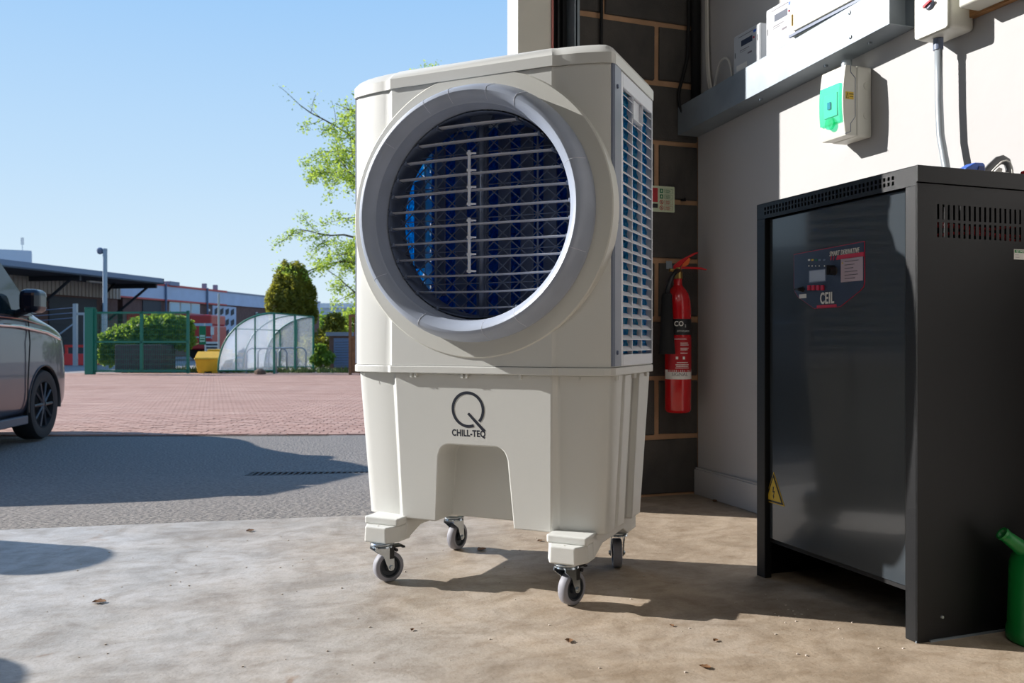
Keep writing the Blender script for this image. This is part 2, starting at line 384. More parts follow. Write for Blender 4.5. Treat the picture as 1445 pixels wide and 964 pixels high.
for mm, par in ((M_paver, 0), (M_paver2, 1)):
    rest = MB()
    for i, (r_, x, y) in enumerate(cand):
        if (r_, x, y) in nearset or (hash((r_, c_, i*7)) % 2) != par: continue
        z = random.uniform(-.001,.001); o_ = len(rest.v)
        rest.v += [(x-bw/2,y,z),(x+bw/2,y,z),(x+bw/2,y+bd,z),(x-bw/2,y+bd,z),(x-bw/2,y,-.02),(x+bw/2,y,-.02),(x+bw/2,y+bd,-.02),(x-bw/2,y+bd,-.02)]
        rest.f += [(o_,o_+1,o_+2,o_+3),(o_+4,o_+5,o_+1,o_),(o_+5,o_+6,o_+2,o_+1),(o_+7,o_+4,o_,o_+3),(o_+6,o_+7,o_+3,o_+2)]
    rest.build('brick', mm, pv, kind='stuff')
# grass verge round the shelter and hedge
gv = MB()
for i in range(5200):
    l = random.uniform(-12, 1); d_ = random.uniform(26.0, 27.8) if random.random() < .6 else random.uniform(28, 36)
    if d_ < 27.9 and l > -4.9 : continue
    p = W(l, d_, Z0); h = random.uniform(.05,.16); a = random.uniform(0, PI); w_ = .03
    gv.add([p+Vector((w_*math.cos(a), w_*math.sin(a), 0)), p-Vector((w_*math.cos(a), w_*math.sin(a), 0)), p+Vector((random.uniform(-.04,.04),random.uniform(-.04,.04),h))], [(0,1,2)])
M_grass = mat('grass_green', (96,112,52), .9, var=.5, vscale=2)
g = gv.build('verge_grass', M_grass); tag(g, 'short scrubby grass verge around the foot of the cycle shelter', 'grass'); g['kind'] = 'stuff'
M_dkm = mat('dark_cast_iron', (70,68,66), .7)
# drain grate across the ramp foot
dg_ = thing('drain_grate', 'dark slotted metal drain grate set in the grey asphalt', 'drain', W(-1.60, 6.0, 0), -TH+R(1))
e = 3.045 - .1396*(dg_.location.x+.62); off = dg_.location.y-e; dg_.location.z = Z0*min(1, off/3.6)-.012+.004
MB().box(-.26,.75,-.085,-.07,-.02,.006).box(-.26,.75,.07,.085,-.02,.006).box(-.26,-.245,-.085,.085,-.02,.006).box(.735,.75,-.085,.085,-.02,.006).build('frame', M_dkm, dg_)
for i in range(24): MB().box(-.235+i*.041,-.219+i*.041,-.07,.07,-.02,.006).build('bar', M_dkm, dg_)
MB().box(-.26,.75,-.08,.08,-.02,-.016).build('sump', M_blackm, dg_)
# ---------------------------------------------------------------- the evaporative cooler
CO = thing('air_cooler', 'tall white and grey mobile air cooler with a round louvred front, on four castors', 'air cooler', W(-.0987, 2.006), -TH-R(24.4))
CX = -.005                                # centre of the machine in its own x
def outline(hw, fl, back, sb, step=.006, off=0.0, n=8):
    """plan of the bowed body, anticlockwise seen from above, front towards -y"""
    def half(sg):
        p = [(fl, 0+off), (fl+.003, step*.3+off), (fl+.012, step+off)]
        x0, x1 = fl+.012, hw-.02
        for i in range(1, n+1):
            t = i/n; p.append((x0+(x1-x0)*t, off+step+(sb-step-.008)*t**1.6))
        p += [(hw-.006, off+sb), (hw, off+sb+.014), (hw, back)]
        return [(CX+sg*x, y) for x, y in p]
    return half(-1)[::-1] + half(1)
# housing -------------------------------------------------
hs = MB().prism(outline(.345,.2115,.36,.034), .532, 1.2112).build('housing', M_white, CO, fix=True)
def cutter(mb): return mb.build('cutter', None, CO, fix=True)
inner = cutter(MB().box(CX-.333, CX+.333, .045, .353, .548, 1.20))
RC = (CX+.019, 0, .889)                     # centre of the round opening
hole = cutter(MB().lathe([(0,-.05),(.262,-.05),(.262,.2),(0,.2)], RC, 'y', 72))
sl = cutter(MB().box(CX+.33, CX+.36, .088, .352, .556, 1.18))
sl2 = cutter(MB().box(CX-.36, CX-.33, .088, .352, .556, 1.18))
bk = cutter(MB().box(CX-.29, CX+.29, .34, .37, .56, 1.18))
carve(hs, [inner, hole, sl, sl2, bk])
for p in hs.data.polygons: p.use_smooth = True
hs.data.set_sharp_from_angle(angle=R(28))
# thin shadow seam + mid flange + hooks
MB().prism(outline(.3485,.214,.363,.034,off=-.003), .513, .531).build('flange', M_white, CO, bevel=.002)
for u in (-.31,-.16,-.148,-.02,-.008,.13,.27): MB().box(CX+u, CX+u+.005, .0+(.02 if abs(u)>.22 else 0), .02, .503, .513).build('clip', M_white, CO)
for v in (.06,.07,.2,.21,.31): MB().box(CX+.335, CX+.347, v, v+.004, .502, .513).build('clip', M_white, CO)
# top cover ----------------------------------------------
tc_ = MB(); o1 = outline(.349,.2145,.365,.034,off=-.004); o2 = outline(.347,.2135,.362,.034,off=-.002)
cx, cy = CX, .18
def shrink(o, sx, sy): return [(cx+(x-cx)*sx, cy+(y-cy)*sy) for x, y in o]
levels = [(o1,1.212),(o1,1.2355),(shrink(o1,.995,.988),1.239),(shrink(o1,.97,.93),1.252),(shrink(o1,.94,.86),1.2605),(shrink(o1,.86,.66),1.267)]
nn = len(o1); 
for o, z in levels: tc_.v += [(x,y,z) for x,y in o]
tc_.f = [tuple(reversed(range(nn)))]+[(k*nn+i,k*nn+(i+1)%nn,(k+1)*nn+(i+1)%nn,(k+1)*nn+i) for k in range(len(levels)-1) for i in range(nn)]+[tuple(range((len(levels)-1)*nn,len(levels)*nn))]
tcv = tc_.build('top_cover', M_white, CO, smooth='auto', angle=22, fix=True)
rb = MB()
for i, u in enumerate((-.155,-.078,-.0,.082)):
    rb.v += [(CX+u, .012, 1.2445),(CX+u+.05, .012, 1.2445),(CX+u+.05,.03,1.2515),(CX+u,.03,1.2515),(CX+u,.012,1.2525),(CX+u+.05,.012,1.2525),(CX+u+.05,.06,1.2615),(CX+u,.06,1.2615)]
    o_ = i*8; rb.f += [(o_,o_+1,o_+5,o_+4),(o_+4,o_+5,o_+6,o_+7),(o_+1,o_+2,o_+6,o_+5),(o_+3,o_,o_+4,o_+7),(o_+2,o_+3,o_+7,o_+6)]
rb.build('raised_rib', M_white, tcv)
# boss and ring --------------------------------------------
MB().lathe([(.262,-.003),(.336,-.003),(.339,-.0005),(.339,.04),(.262,.04),(.262,-.003)], RC, 'y', 96).build('boss', M_boss, CO, smooth='auto', angle=30, fix=True)
ring = MB().lathe([(.294,.002),(.299,-.002),(.301,-.020),(.300,-.024),(.2925,-.045),(.285,-.0605),(.281,-.0635),(.275,-.0645),(.269,-.062),(.261,-.053),(.256,-.044),(.254,-.040),
                   (.252,-.038),(.2495,-.02),(.2475,.0),(.246,.03),(.244,.06),(.262,.06),(.262,.002),(.294,.002)], RC, 'y', 112).build('fan_ring', M_pgrey, CO, smooth='auto', angle=32, fix=True)
# moulding seams on the ring
for a in (62,78,98,112,140,20,-20,212,245,-62,-80):
    ca, sa = math.cos(R(a)), math.sin(R(a))
    pts = [(.3005,-.0242),(.293,-.0452),(.2855,-.0607),(.281,-.0637),(.275,-.0647),(.269,-.0622),(.261,-.0532),(.256,-.0442)]
    MB().tube([(RC[0]+r*ca, v, RC[2]+r*sa) for r, v in pts], .0005, 5).build('moulding_seam', M_lgrey, ring)
# inner tunnel (dark grey) and tab
MB().lathe([(.2475,.004),(.244,.058),(.2435,.06),(.238,.075),(.236,.06),(.2435,.004)], RC, 'y', 80).build('tunnel', M_mgrey, CO, smooth='auto', fix=True)
MB().plate([(RC[0]+.032*math.cos(R(a)), RC[2]+.247+.032*math.sin(R(a))) for a in range(180,361,15)], .03, .045).build('tab', M_mgrey, CO)
# horizontal louvre blades
bl_n = 12
for i in range(bl_n):
    z = RC[2] + (5.5-i)*.0395 
    hwid = math.sqrt(max(.001, .2455**2-(z-RC[2])**2))-.002
    b = MB(); N = 14
    for k in range(N+1):
        t = -1+2*k/N; x = RC[0]+t*hwid; bow = .0035*(1-t*t)*(1 if i < 5 else -1 if i > 8 else .3)*(1 if i not in (0,11) else .5)
        for yy, zz in ((.006,0),(.010,.0016),(.024,.0022),(.026,0),(.022,-.0012),(.010,-.0014)):
            b.v.append((x, yy, z+zz+bow*.7-(yy-.006)*.12))
    for k in range(N):
        for j in range(6): b.f.append((k*6+j, (k+1)*6+j, (k+1)*6+(j+1)%6, k*6+(j+1)%6))
    b.f += [(5,4,3,2,1,0), tuple(N*6+j for j in range(6))]
    b.build('louvre_blade', mat('silver_blade',(188,192,202),.35), CO, smooth='auto')
    for sg in (-1, 1):       # pivot clips at the ends
        pass
for i in range(bl_n):
    z = RC[2]+(5.5-i)*.0395; hwid = math.sqrt(max(.001, .2455**2-(z-RC[2])**2))-.008
    for sg in (-1,1):
        pc = MB(); pc.box(RC[0]+sg*hwid-.003, RC[0]+sg*hwid+.003, .002, .03, z-.0065, z-.002); pc.tube([(RC[0]+sg*hwid-.002*sg,.004,z-.004),(RC[0]+sg*hwid-.002*sg,.004,z+.003)],.0028,8); pc.build('pivot_clip', M_mgrey, CO)
for z0, z1 in ((.9135,1.037),(.755,.878)):
    lb = MB().box(RC[0]-.019, RC[0]-.013, -.004, .002, z0-.004, z1+.004)
    for k in range(4):
        zz = z0+.001+k*.0398; lb.tube([(RC[0]-.016,-.002,zz),(RC[0]+.0,.004,zz)], .0024, 8); lb.box(RC[0]-.021,RC[0]-.011,-.005,.003,zz-.003,zz+.003)
    lb.build('link_bar', M_lgrey, CO, bevel=.001)
MB().tube([(RC[0]-.002,.036,RC[2]-.243),(RC[0]-.002,.036,RC[2]+.243)], .006, 12).build('centre_post', M_mgrey, CO, smooth=True)
# lattice guard
lt = MB(); px, pz = .0455, .0395; rr = .240; vy = .052
def seg(ax, az, bx, bz, w=.0010):
    # clip to the circle
    N = 12; inside = [(ax+(bx-ax)*k/N, az+(bz-az)*k/N) for k in range(N+1)]
    ins = [p for p in inside if math.hypot(*p) < rr]
    if len(ins) < 2: return
    (x0,z0),(x1,z1) = ins[0], ins[-1]; dx, dz = x1-x0, z1-z0; L_ = math.hypot(dx,dz); nx, nz = -dz/L_*w, dx/L_*w
    P = [(x0+nx,z0+nz),(x0-nx,z0-nz),(x1-nx,z1-nz),(x1+nx,z1+nz)]
    lt.add([(RC[0]+x, y, RC[2]+z) for y in (vy, vy+.0035) for x, z in P], [(0,1,2,3),(7,6,5,4),(0,4,5,1),(1,5,6,2),(2,6,7,3),(3,7,4,0)])
for i in range(-6, 7):
    h_ = math.sqrt(max(0, rr*rr-(i*px)**2)); 
    if h_ > .02: i % 3 or seg(i*px, -h_*.99, i*px, h_*.99, .002)
for j in range(-6, 7):
    h_ = math.sqrt(max(0, rr*rr-(j*pz)**2)); 
    if h_ > .02: j % 2 or seg(-h_*.99, j*pz, h_*.99, j*pz, .001)
for i in range(-6, 6):
    for j in range(-7, 7):
        seg(i*px, j*pz, (i+1)*px, (j+1)*pz); seg((i+1)*px, j*pz, i*px, (j+1)*pz)
lt.build('guard_lattice', M_mgrey, CO)
# upright swing vanes
for i in range(8):
    x = -.21+i*.06; hh = math.sqrt(max(.002, .238**2-x*x))
    b = MB().box(-.002,.002,-.024,.024,-hh,hh); o = b.build('upright_vane', M_dgrey, CO, bevel=.001); o.location = (RC[0]+x, .098, RC[2]); o.rotation_euler = (0,0,R(62))
# motor, fan and pads inside
def pad(x0, x1, y0, y1, z0, z1, corr, name='cooling_pad'):
    """corrugated cellulose block: real flutes on the broad faces"""
    b = MB(); alongx = (x1-x0) > (y1-y0); n_ = int(((x1-x0) if alongx else (y1-y0))/.009); m_ = 34
    for sd in (0, 1):
        o_ = len(b.v)
        for j in range(m_+1):
            for i in range(n_+1):
                dpt = (.003 if (i+j*1) % 2 else -.003)
                z = z0+(z1-z0)*j/m_
                if alongx: b.v.append((x0+(x1-x0)*i/n_, (y0 if sd == 0 else y1)+dpt, z))
                else: b.v.append(((x0 if sd == 0 else x1)+dpt, y0+(y1-y0)*i/n_, z))
        b.f += [(o_+j*(n_+1)+i, o_+j*(n_+1)+i+1, o_+(j+1)*(n_+1)+i+1, o_+(j+1)*(n_+1)+i) for j in range(m_) for i in range(n_)]
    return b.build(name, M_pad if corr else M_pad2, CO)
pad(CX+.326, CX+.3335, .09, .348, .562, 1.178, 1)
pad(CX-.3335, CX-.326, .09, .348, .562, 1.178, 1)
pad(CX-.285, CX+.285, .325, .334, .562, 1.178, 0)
# side louvre panels (right one faces the camera)
def side_panel(sg):
    P = bpy.data.objects.new('side_panel', None)
    fr = MB(); X0, X1 = CX+sg*.341, CX+sg*.3485
    y0, y1, z0, z1 = .087, .359, .534, 1.209; a0, a1, b0, b1 = .101, .350, .560, 1.176
    for q in ((y0,a0,z0,z1),(a1,y1,z0,z1),(a0,a1,z0,b0),(a0,a1,b1,z1)): fr.box(X0, X1, *q)
    fr.box(CX+sg*.322, X1, a0-.003, a0, b0, b1); fr.box(CX+sg*.322, X1, a1, a1+.003, b0, b1)
    sp_ = fr.build('side_panel', M_lgrey, CO, bevel=.0015)
    for k in (1, 2):
        y = a0+(a1-a0)*k/3; MB().box(CX+sg*.326, CX+sg*.346, y-.0018, y+.0018, b0, b1 if k == 2 else b1).build('divider', M_lgrey, sp_)
    n_ = 24
    for k in range(n_):
        z = b0+.012+(b1-b0-.0)*k/n_
        yA, yB = a0, a1
        spans = [(a0,a1)] if k < n_-2 else [(a0, a0+(a1-a0)/3),(a0+(a1-a0)*2/3, a1)]
        for ya, yb in spans:
            sl_ = MB()
            xi, xo = CX+sg*.3375, CX+sg*.3475
            v = [(xi,ya,z+.006),(xi,yb,z+.006),(xo,yb,z-.004),(xo,ya,z-.004),(xi,ya,z+.0076),(xi,yb,z+.0076),(xo,yb,z-.0024),(xo,ya,z-.0024)]
            f = [(3,2,1,0),(4,5,6,7),(0,1,5,4),(1,2,6,5),(2,3,7,6),(3,0,4,7)]
            sl_.add(v, f); sl_.build('slat', M_lgrey, sp_, fix=True)
    # finger recess at the top of the middle column
    ym0, ym1 = a0+(a1-a0)/3, a0+(a1-a0)*2/3
    MB().box(CX+sg*.332, CX+sg*.3485, ym0, ym0+.003, b1-.05, b1).box(CX+sg*.332, CX+sg*.3485, ym1-.003, ym1, b1-.05, b1).box(CX+sg*.332, CX+sg*.3485, ym0, ym1, b1-.053, b1-.05).box(CX+sg*.338, CX+sg*.3405, ym0, ym1, b1-.05, b1).build('finger_recess', M_lgrey, sp_)
    # grey screw strip in front of it
    st = MB().prism([(CX+sg*.3440,.036),(CX+sg*.348,.041),(CX+sg*.348,.0865),(CX+sg*.340,.0865),(CX+sg*.340,.036)][::sg], .534, 1.212).build('screw_strip', mat('strip_grey_plastic',(122,132,152),.4), CO, fix=True)
    for z in (1.165, .86, .565):
        MB().lathe([(0,.004),(.0035,.004),(.005,.002),(.0055,0)], (CX+sg*.3475,.058,z), 'x', 14).build('screw', M_dgrey, st, fix=True).scale = (1,1,1)
side_panel(1); side_panel(-1)
# tank ----------------------------------------------------
to = outline(.342,.2085,.355,.036,step=.014,off=.008); bo = outline(.322,.2000,.336,.036,step=.014,off=.030)
def with_grooves(o, dx):      # vertical grooves on both flanks
    r_ = []; sx = max(p[0] for p in o); lx = min(p[0] for p in o); back = o[-1][1]; fr_ = o[-2][1]
    L_ = [(lx, back), (lx,.26),(lx+.014,.255),(lx+.014,.20),(lx,.195),(lx,.14),(lx+.01,.135),(lx+.01,.125),(lx,.12)]
    R_ = [(2*CX-x, y) for x, y in L_][::-1]
    return L_ + o[1:-1] + R_
to2, bo2 = with_grooves(to, 0), with_grooves(bo, 0)
tank = MB().prism(bo2, .150, .513, to2).build('water_tank', M_white, CO, fix=True)
arch = []
hw0, hw1, zt = .104, .090, .341
arch = [(CX-hw0-.002,.10),(CX+hw0+.002,.10),(CX+hw0,.15),(CX+hw1+.002,zt-.03)]
arch += [(CX+hw1-.028+.028*math.cos(R(a)), zt-.028+.028*math.sin(R(a))) for a in range(15,91,15)]
arch += [(CX-hw1+.028-.028*math.cos(R(a)), zt-.028+.028*math.sin(R(a))) for a in range(90,0,-15)]
arch += [(CX-hw1-.002,zt-.03),(CX-hw0,.15)]
carve(tank, [cutter(MB().plate(arch, -.05, .112))])
bt = tank.modifiers.new('edge', 'BEVEL'); bt.width = .0035; bt.segments = 3; bt.limit_method = 'ANGLE'; bt.angle_limit = R(35)
for p in tank.data.polygons: p.use_smooth = True
tank.data.set_sharp_from_angle(angle=R(40))
# logo
tilt = math.atan2(.022, .363)
yl = lambda z: .030 - (z-.150)/.363*.022
def LM(x, z): return frame_m((CX+x, yl(z)-.0001, z), (1,0,0), (0,-math.sin(tilt)*1.0, math.cos(tilt)))
qm = LM(-.008, .428)
qo, qi = [], []
qb = MB(); N = 44; a_s, a_e = R(-43), R(-43+334)
for k in range(N+1):
    a = a_s+(a_e-a_s)*k/N
    for r in (.0368, .0438): qb.v.append(qm @ Vector((r*math.cos(a), r*math.sin(a), 0)))
    for r in (.0368, .0438): qb.v.append(qm @ Vector((r*math.cos(a), r*math.sin(a), .0003)))
for k in range(N):
    o_ = k*4; qb.f += [(o_+2,o_+3,o_+7,o_+6),(o_,o_+2,o_+6,o_+4),(o_+3,o_+1,o_+5,o_+7)]
qb.v = [tuple(p) for p in qb.v]
ql = qb.build('logo', M_ink, CO, fix=True)
flat('logo_stroke', [(-.002,-.011),(.003,-.007),(.0455,-.048),(.0405,-.0535)], M_ink, ql, qm, .0003)
text('CHILL-TEQ', 'lettering', .0215, M_ink, ql, LM(-.008, .3705), sx=.80, bold=.0007, ext=.0001, space=1.08)
# feet, rails and castors
def foot(c):
    pl = [(-.031,-.036),(.031,-.036),(.034,-.030),(.046,-.006),(.049,.002),(.049,.05),(-.049,.05),(-.049,.002),(-.046,-.006),(-.034,-.030)]
    b = MB().prism([(c+x,y) for x,y in pl], .098, .1375, [(c+x*.96,y*.96) for x,y in pl])
    o = b.build('foot', M_white, CO, bevel=.004, seg=3)
    pu = [(-.047,-.010),(.047,-.010),(.049,-.006),(.049,.06),(-.049,.06),(-.049,-.006)]
    MB().prism([(c+x,y) for x,y in pu], .137, .156).build('foot_step', M_white, o, bevel=.004, seg=3)
    MB().lathe([(.003,0),(.002,.001),(0,.0005)], (c,-.022,.1376), 'z', 10).build('dimple', M_box, o)
    return o
foot(CX-.237); foot(CX+.251)
for c in (CX-.237, CX+.251):
    MB().sideplate([(.03,.155),(.03,.105),(.05,.103),(.10,.122),(.26,.122),(.30,.104),(.372,.104),(.376,.155)][::-1], c-.049, c+.049).build('frame_rail', M_white, CO, bevel=.003, fix=True)
MB().box(CX-.20, CX+.20, .2, .33, .14, .152).build('cross_tray', M_white, CO, bevel=.003)
def caster(u, v, ang, brake, n_):
    P = MB()
    P.lathe([(0,.098),(.027,.098),(.029,.096),(.029,.0935),(.022,.0925),(.026,.091),(.027,.087),(.0,.087)], (0,0,0), 'z', 28)
    for sg in (-1, 1):       # fork cheeks
        P.plate([(.022,.0905),(-.024,.0905),(-.026,.082),(-.004,.066),(.004,.046),(.010,.031),(.016,.0285),(.022,.030),(.025,.036),(.024,.06)], sg*.0165-.001, sg*.0165+.001)
    P.box(-.024,.022,-.0165,.0165,.087,.0905)
    o = P.build('castor', M_zinc, CO, smooth='auto', fix=True); o.location = (u, v, 0); o.rotation_euler = (0,0,R(ang))
    wx = .016
    MB().lathe([(.0275,-.0115),(.034,-.0118),(.0372,-.009),(.0375,0),(.0372,.009),(.034,.0118),(.0275,.0115)], (wx,0,.0375), 'y', 40).build('tyre', M_tyre, o, smooth='auto', angle=50)
    MB().lathe([(.0275,-.0115),(.024,-.0115),(.022,-.006),(.012,-.005),(.011,-.0125),(0,-.0125)], (wx,0,.0375), 'y', 32).lathe([(.0275,.0115),(.024,.0115),(.022,.006),(.012,.005),(.011,.0125),(0,.0125)], (wx,0,.0375), 'y', 32).build('wheel_hub', M_hub, o, smooth='auto', fix=True)
    MB().lathe([(0,-.0215),(.0045,-.0215),(.0055,-.0185),(.0055,-.017),(0,-.017)], (wx,0,.0375), 'y', 10).lathe([(0,.0215),(.0045,.0215),(.0055,.0185),(.0055,.017),(0,.017)], (wx,0,.0375), 'y', 10).build('axle_bolt', M_zinc, o, fix=True)
    if brake:
        MB().box(.012,.024,-.0185,-.006,.058,.092).box(.02,.05,-.013,.013,.083,.0875).box(.048,.056,-.013,.013,.080,.0845).tube([(.03,-.02,.078),(.03,.02,.078)],.0042,10).build('brake_pedal', M_black, o, bevel=.001)
    return o
def wheel_at(wu, wv, ang, brake):
    a = R(ang); caster(wu-.016*math.cos(a), wv-.016*math.sin(a), ang, brake, 0)
wheel_at(-.2245, -.004, 57, True); wheel_at(.2525, .0068, 70, True); wheel_at(-.2213, .350, 84, False); wheel_at(.249, .3545, 112, False)
# ---------------------------------------------------------------- things inside
def onX(px, py, X):                    # where a sight line through the photograph meets the plane x = X
    r = (px-722.5)/1200; Y = (RX*X-FX*r*X)/(FX+FY*r) if False else (RX*X - r*FX*X)/(r*FY - RY)
    Z = FX*X+FY*Y; return Vector((X, Y, EYE+(482-py)/1200*Z))
def onY(px, py, Y):
    r = (px-722.5)/1200; X = (r*FY*Y - RY*Y)/(RX - r*FX)
    Z = FX*X+FY*Y; return Vector((X, Y, EYE+(482-py)/1200*Z))
# charger cabinet ------------------------------------------
GX, GY, GH, GW, GD = 1.30, 1.303, .934, .515, .455
ch = thing('charger_cabinet', 'black battery charger cabinet with a glossy slate door, standing against the pale wall', 'charger', (GX, GY, 0), 0)
CF = frame_m((0,0,0), (0,-1,0), (0,0,1))                     # front plane frame, x = -local y
CS = frame_m((0,0,0), (1,0,0), (0,0,1))                      # near side frame, x = local x, outward -y
t_ = .0015
MB().box(0,.02,GW-.033,GW,0,.896).build('left_post', M_powder, ch, bevel=.002)
MB().box(0,.02,0,.029,0,.896).build('right_post', M_powder, ch, bevel=.002)
perforated('top_rail', -GW, 0, .896, GH, 37, 2, .0062, .0078, .0015, M_powder, ch, frame_m((0,0,0),(0,-1,0),(0,0,1)), holes=(-GW+.028, -.055, .904, .926))
MB().box(0,GD,0,GW,GH-.002,GH+.001).build('top_plate', M_powder, ch, bevel=.001)
MB().box(0,GD,GW-.002,GW,0,GH-.002).box(GD-.002,GD,0,GW,0,GH-.002).build('back_shell', M_powder, ch)
perforated('side_panel', 0, GD, .0, .900, 26, 2, .0052, .030, .0015, M_powder, ch, frame_m((0,-.002,0),(1,0,0),(0,0,1)), holes=(.046, .400, .793, .864))
MB().box(-.001,GD,-.0045,-.0005,.902,GH+.001).build('cap_lip', M_powder, ch, bevel=.0006)
MB().box(.02,GD-.01,.02,GW-.02,.60,.605).box(.12,.16,.1,.4,.62,.86).box(.22,.36,.06,.26,.62,.80).build('inner_tray', M_blackm, ch)
ic = MB(); 
for k in range(4):
    zz = .80+.012*k; ic.tube([(.05+.09*j, .03+.006*((j+k)%2), zz+.014*math.sin(j*1.1+k)) for j in range(5)], .0035, 6)
ic.build('inner_wiring', mat('red_wire',(170,26,30),.4), ch)
door = MB().box(.012,.016,.040,GW-.036,.100,.893).build('door', M_door, ch, bevel=.001)
MB().box(.016,.030,.036,GW-.031,.090,.896).build('door_recess', M_blackm, ch)
MB().box(.0,.03,-.0,.003,0,.004).box(.03,.40,-.006,.001,0,.0035).build('foot_strip', M_galv, ch)
MB().lathe([(0,-.004),(.003,-.004),(.0045,-.0005),(.0045,0),(0,0)], (.063,0,.045), 'y', 12).build('screw', M_zinc, ch, fix=True)
O = Vector((GX,GY,0))
def cf(px, py): p = onX(px, py, GX+.012)-O; return (-p.y, p.z)
def q2(x, y): return cf(1100+x/8.036, 330+y/8.036)
DM = frame_m((.0118,0,0), (0,-1,0), (0,0,1))
pl_ = [q2(*p) for p in ((165,232),(970,82),(972,545),(962,600),(915,652),(695,828),(640,836),(395,850),(215,722),(175,660),(165,600))]
panel = flat('control_panel', pl_, M_crim, ch, DM, .0006)
cxp = sum(p[0] for p in pl_)/len(pl_); czp = sum(p[1] for p in pl_)/len(pl_)
inset = [(cxp+(x-cxp)*.985, czp+(z-czp)*.982) for x, z in pl_]
DM2 = frame_m((.0110,0,0), (0,-1,0), (0,0,1)); DM3 = frame_m((.0102,0,0), (0,-1,0), (0,0,1)); DM4 = frame_m((.0096,0,0), (0,-1,0), (0,0,1))
flat('panel_face', inset, M_panelb, panel, DM2, .0007)
def box_q(name, x0, y0, x1, y1, m, mt=DM3, th=.0006):
    a = q2(x0,y1); b = q2(x1,y0); return flat(name, rect(a[0],a[1],b[0],b[1]), m, panel, mt, th)
def at_q(x, y, base=.0095): p = q2(x,y); return frame_m((base, -p[0], p[1]), (0,-1,0), (0,0,1))
text('SMART DERIVATIVE', 'lettering', .0155, M_label, panel, at_q(740,210), sx=.62, shear=.25, space=1.12)
a = q2(650,292); b = q2(965,212); flat('stripe', [(a[0],a[1]-.001),(b[0],a[1]-.001),(b[0],a[1]+.0085),(a[0]+.004,a[1]+.0085)], M_crim, panel, DM3, .0006)
for x in (585, 615): a = q2(x,300); flat('stripe', [(a[0],a[1]),(a[0]+.003,a[1]),(a[0]+.0055,a[1]+.0085),(a[0]+.0025,a[1]+.0085)], M_crim, panel, DM3, .0006)
text('CEIL', 'lettering', .036, M_label, panel, at_q(548,735), sx=.60, bold=.0007, space=1.12)
box_q('stripe', 432, 828, 655, 812, M_crim)
nb = box_q('notice', 705, 528, 955, 285, M_pinkp)
a = q2(750,300); 
strokes('printed_line', [(a[0]+dx, a[1]-.0075*i-.004, a[0]+dx+w, a[1]-.0075*i-.0025) for i,(dx,w) in enumerate(((0,.042),(0,.03),(0,.026),(0,.038),(0,.04),(0,.032),(0,.012)))], M_line, panel, DM4)
a = q2(725,330); flat('warning_mark', [(a[0]-.002,a[1]-.002),(a[0]+.002,a[1]-.002),(a[0],a[1]+.002)], M_sticker, panel, DM4)
box_q('display', 350, 530, 525, 425, M_disp)
box_q('display_frame', 340, 540, 533, 418, M_mgrey, DM2, .0009)
for i, x in enumerate((350, 400, 452, 502)):
    a = q2(x, 612); MB().box(.006,.011, -a[0]-.0044,-a[0]+.0044, a[1]-.006, a[1]+.006).build('button', M_crim, panel, bevel=.001)
for x, m in ((343,M_label),(382,M_sticker),(424,M_greend),(462,M_mgrey),(515,M_mgrey)):
    box_q('indicator', x-12, 305, x+12, 290, m)
for x in (343,380,420,460,520): a = q2(x,365); MB().box(.009,.011,-a[0]-.001,-a[0]+.001,a[1]-.0015,a[1]+.0015).build('led', M_label, panel)
a = q2(630,420); MB().lathe([(0,-.018),(.007,-.018),(.009,-.004),(.011,0)], (.012,-a[0],a[1]), 'x', 16).box(-.012,.010,-a[0]-.002,-a[0]+.002,a[1]-.009,a[1]+.012).build('rotary_knob', M_black, panel, fix=True)
a = q2(268,630); MB().lathe([(0,-.014),(.004,-.014),(.006,-.004),(.008,0)], (.012,-a[0],a[1]), 'x', 14).box(-.010,.010,-a[0]-.009,-a[0]+.009,a[1]-.0016,a[1]+.0016).build('key_switch', M_black, panel, fix=True)
box_q('key_tag', 232, 728, 312, 688, M_label)
text('LOCK', 'lettering', .0045, M_line, panel, at_q(272,706,.0094), sx=.8) if False else None
# electrical warning triangle
def cd(px, py): p = onX(px, py, GX+.012)-O; return Vector((-p.y, p.z))
A_, B_, C_ = cd(1079.5,707), cd(1107.5,712), cd(1092,666)
B_.y = A_.y
def tri(s): c = (A_+B_+C_)/3; return [tuple(c+(p-c)*s) for p in (A_,B_,C_)]
tr = flat('warning_triangle', tri(1.0), M_sticker, ch, DM, .0005); flat('triangle_border', tri(.9), M_black, tr, DM2, .0006); flat('triangle_field', tri(.72), M_sticker, tr, DM3, .0006)
c = (A_+B_+C_)/3; s_ = .0016
flat('bolt_mark', [(c.x-.002,c.y+.016),(c.x+.0012,c.y+.016),(c.x-.0005,c.y+.005),(c.x+.0045,c.y+.006),(c.x+.0005,c.y-.008),(c.x+.003,c.y-.007),(c.x-.0005,c.y-.014),(c.x-.0025,c.y-.0055),(c.x-.0008,c.y-.006),(c.x+.001,c.y+.002),(c.x-.0038,c.y+.0015)], M_black, tr, DM4, .0006)
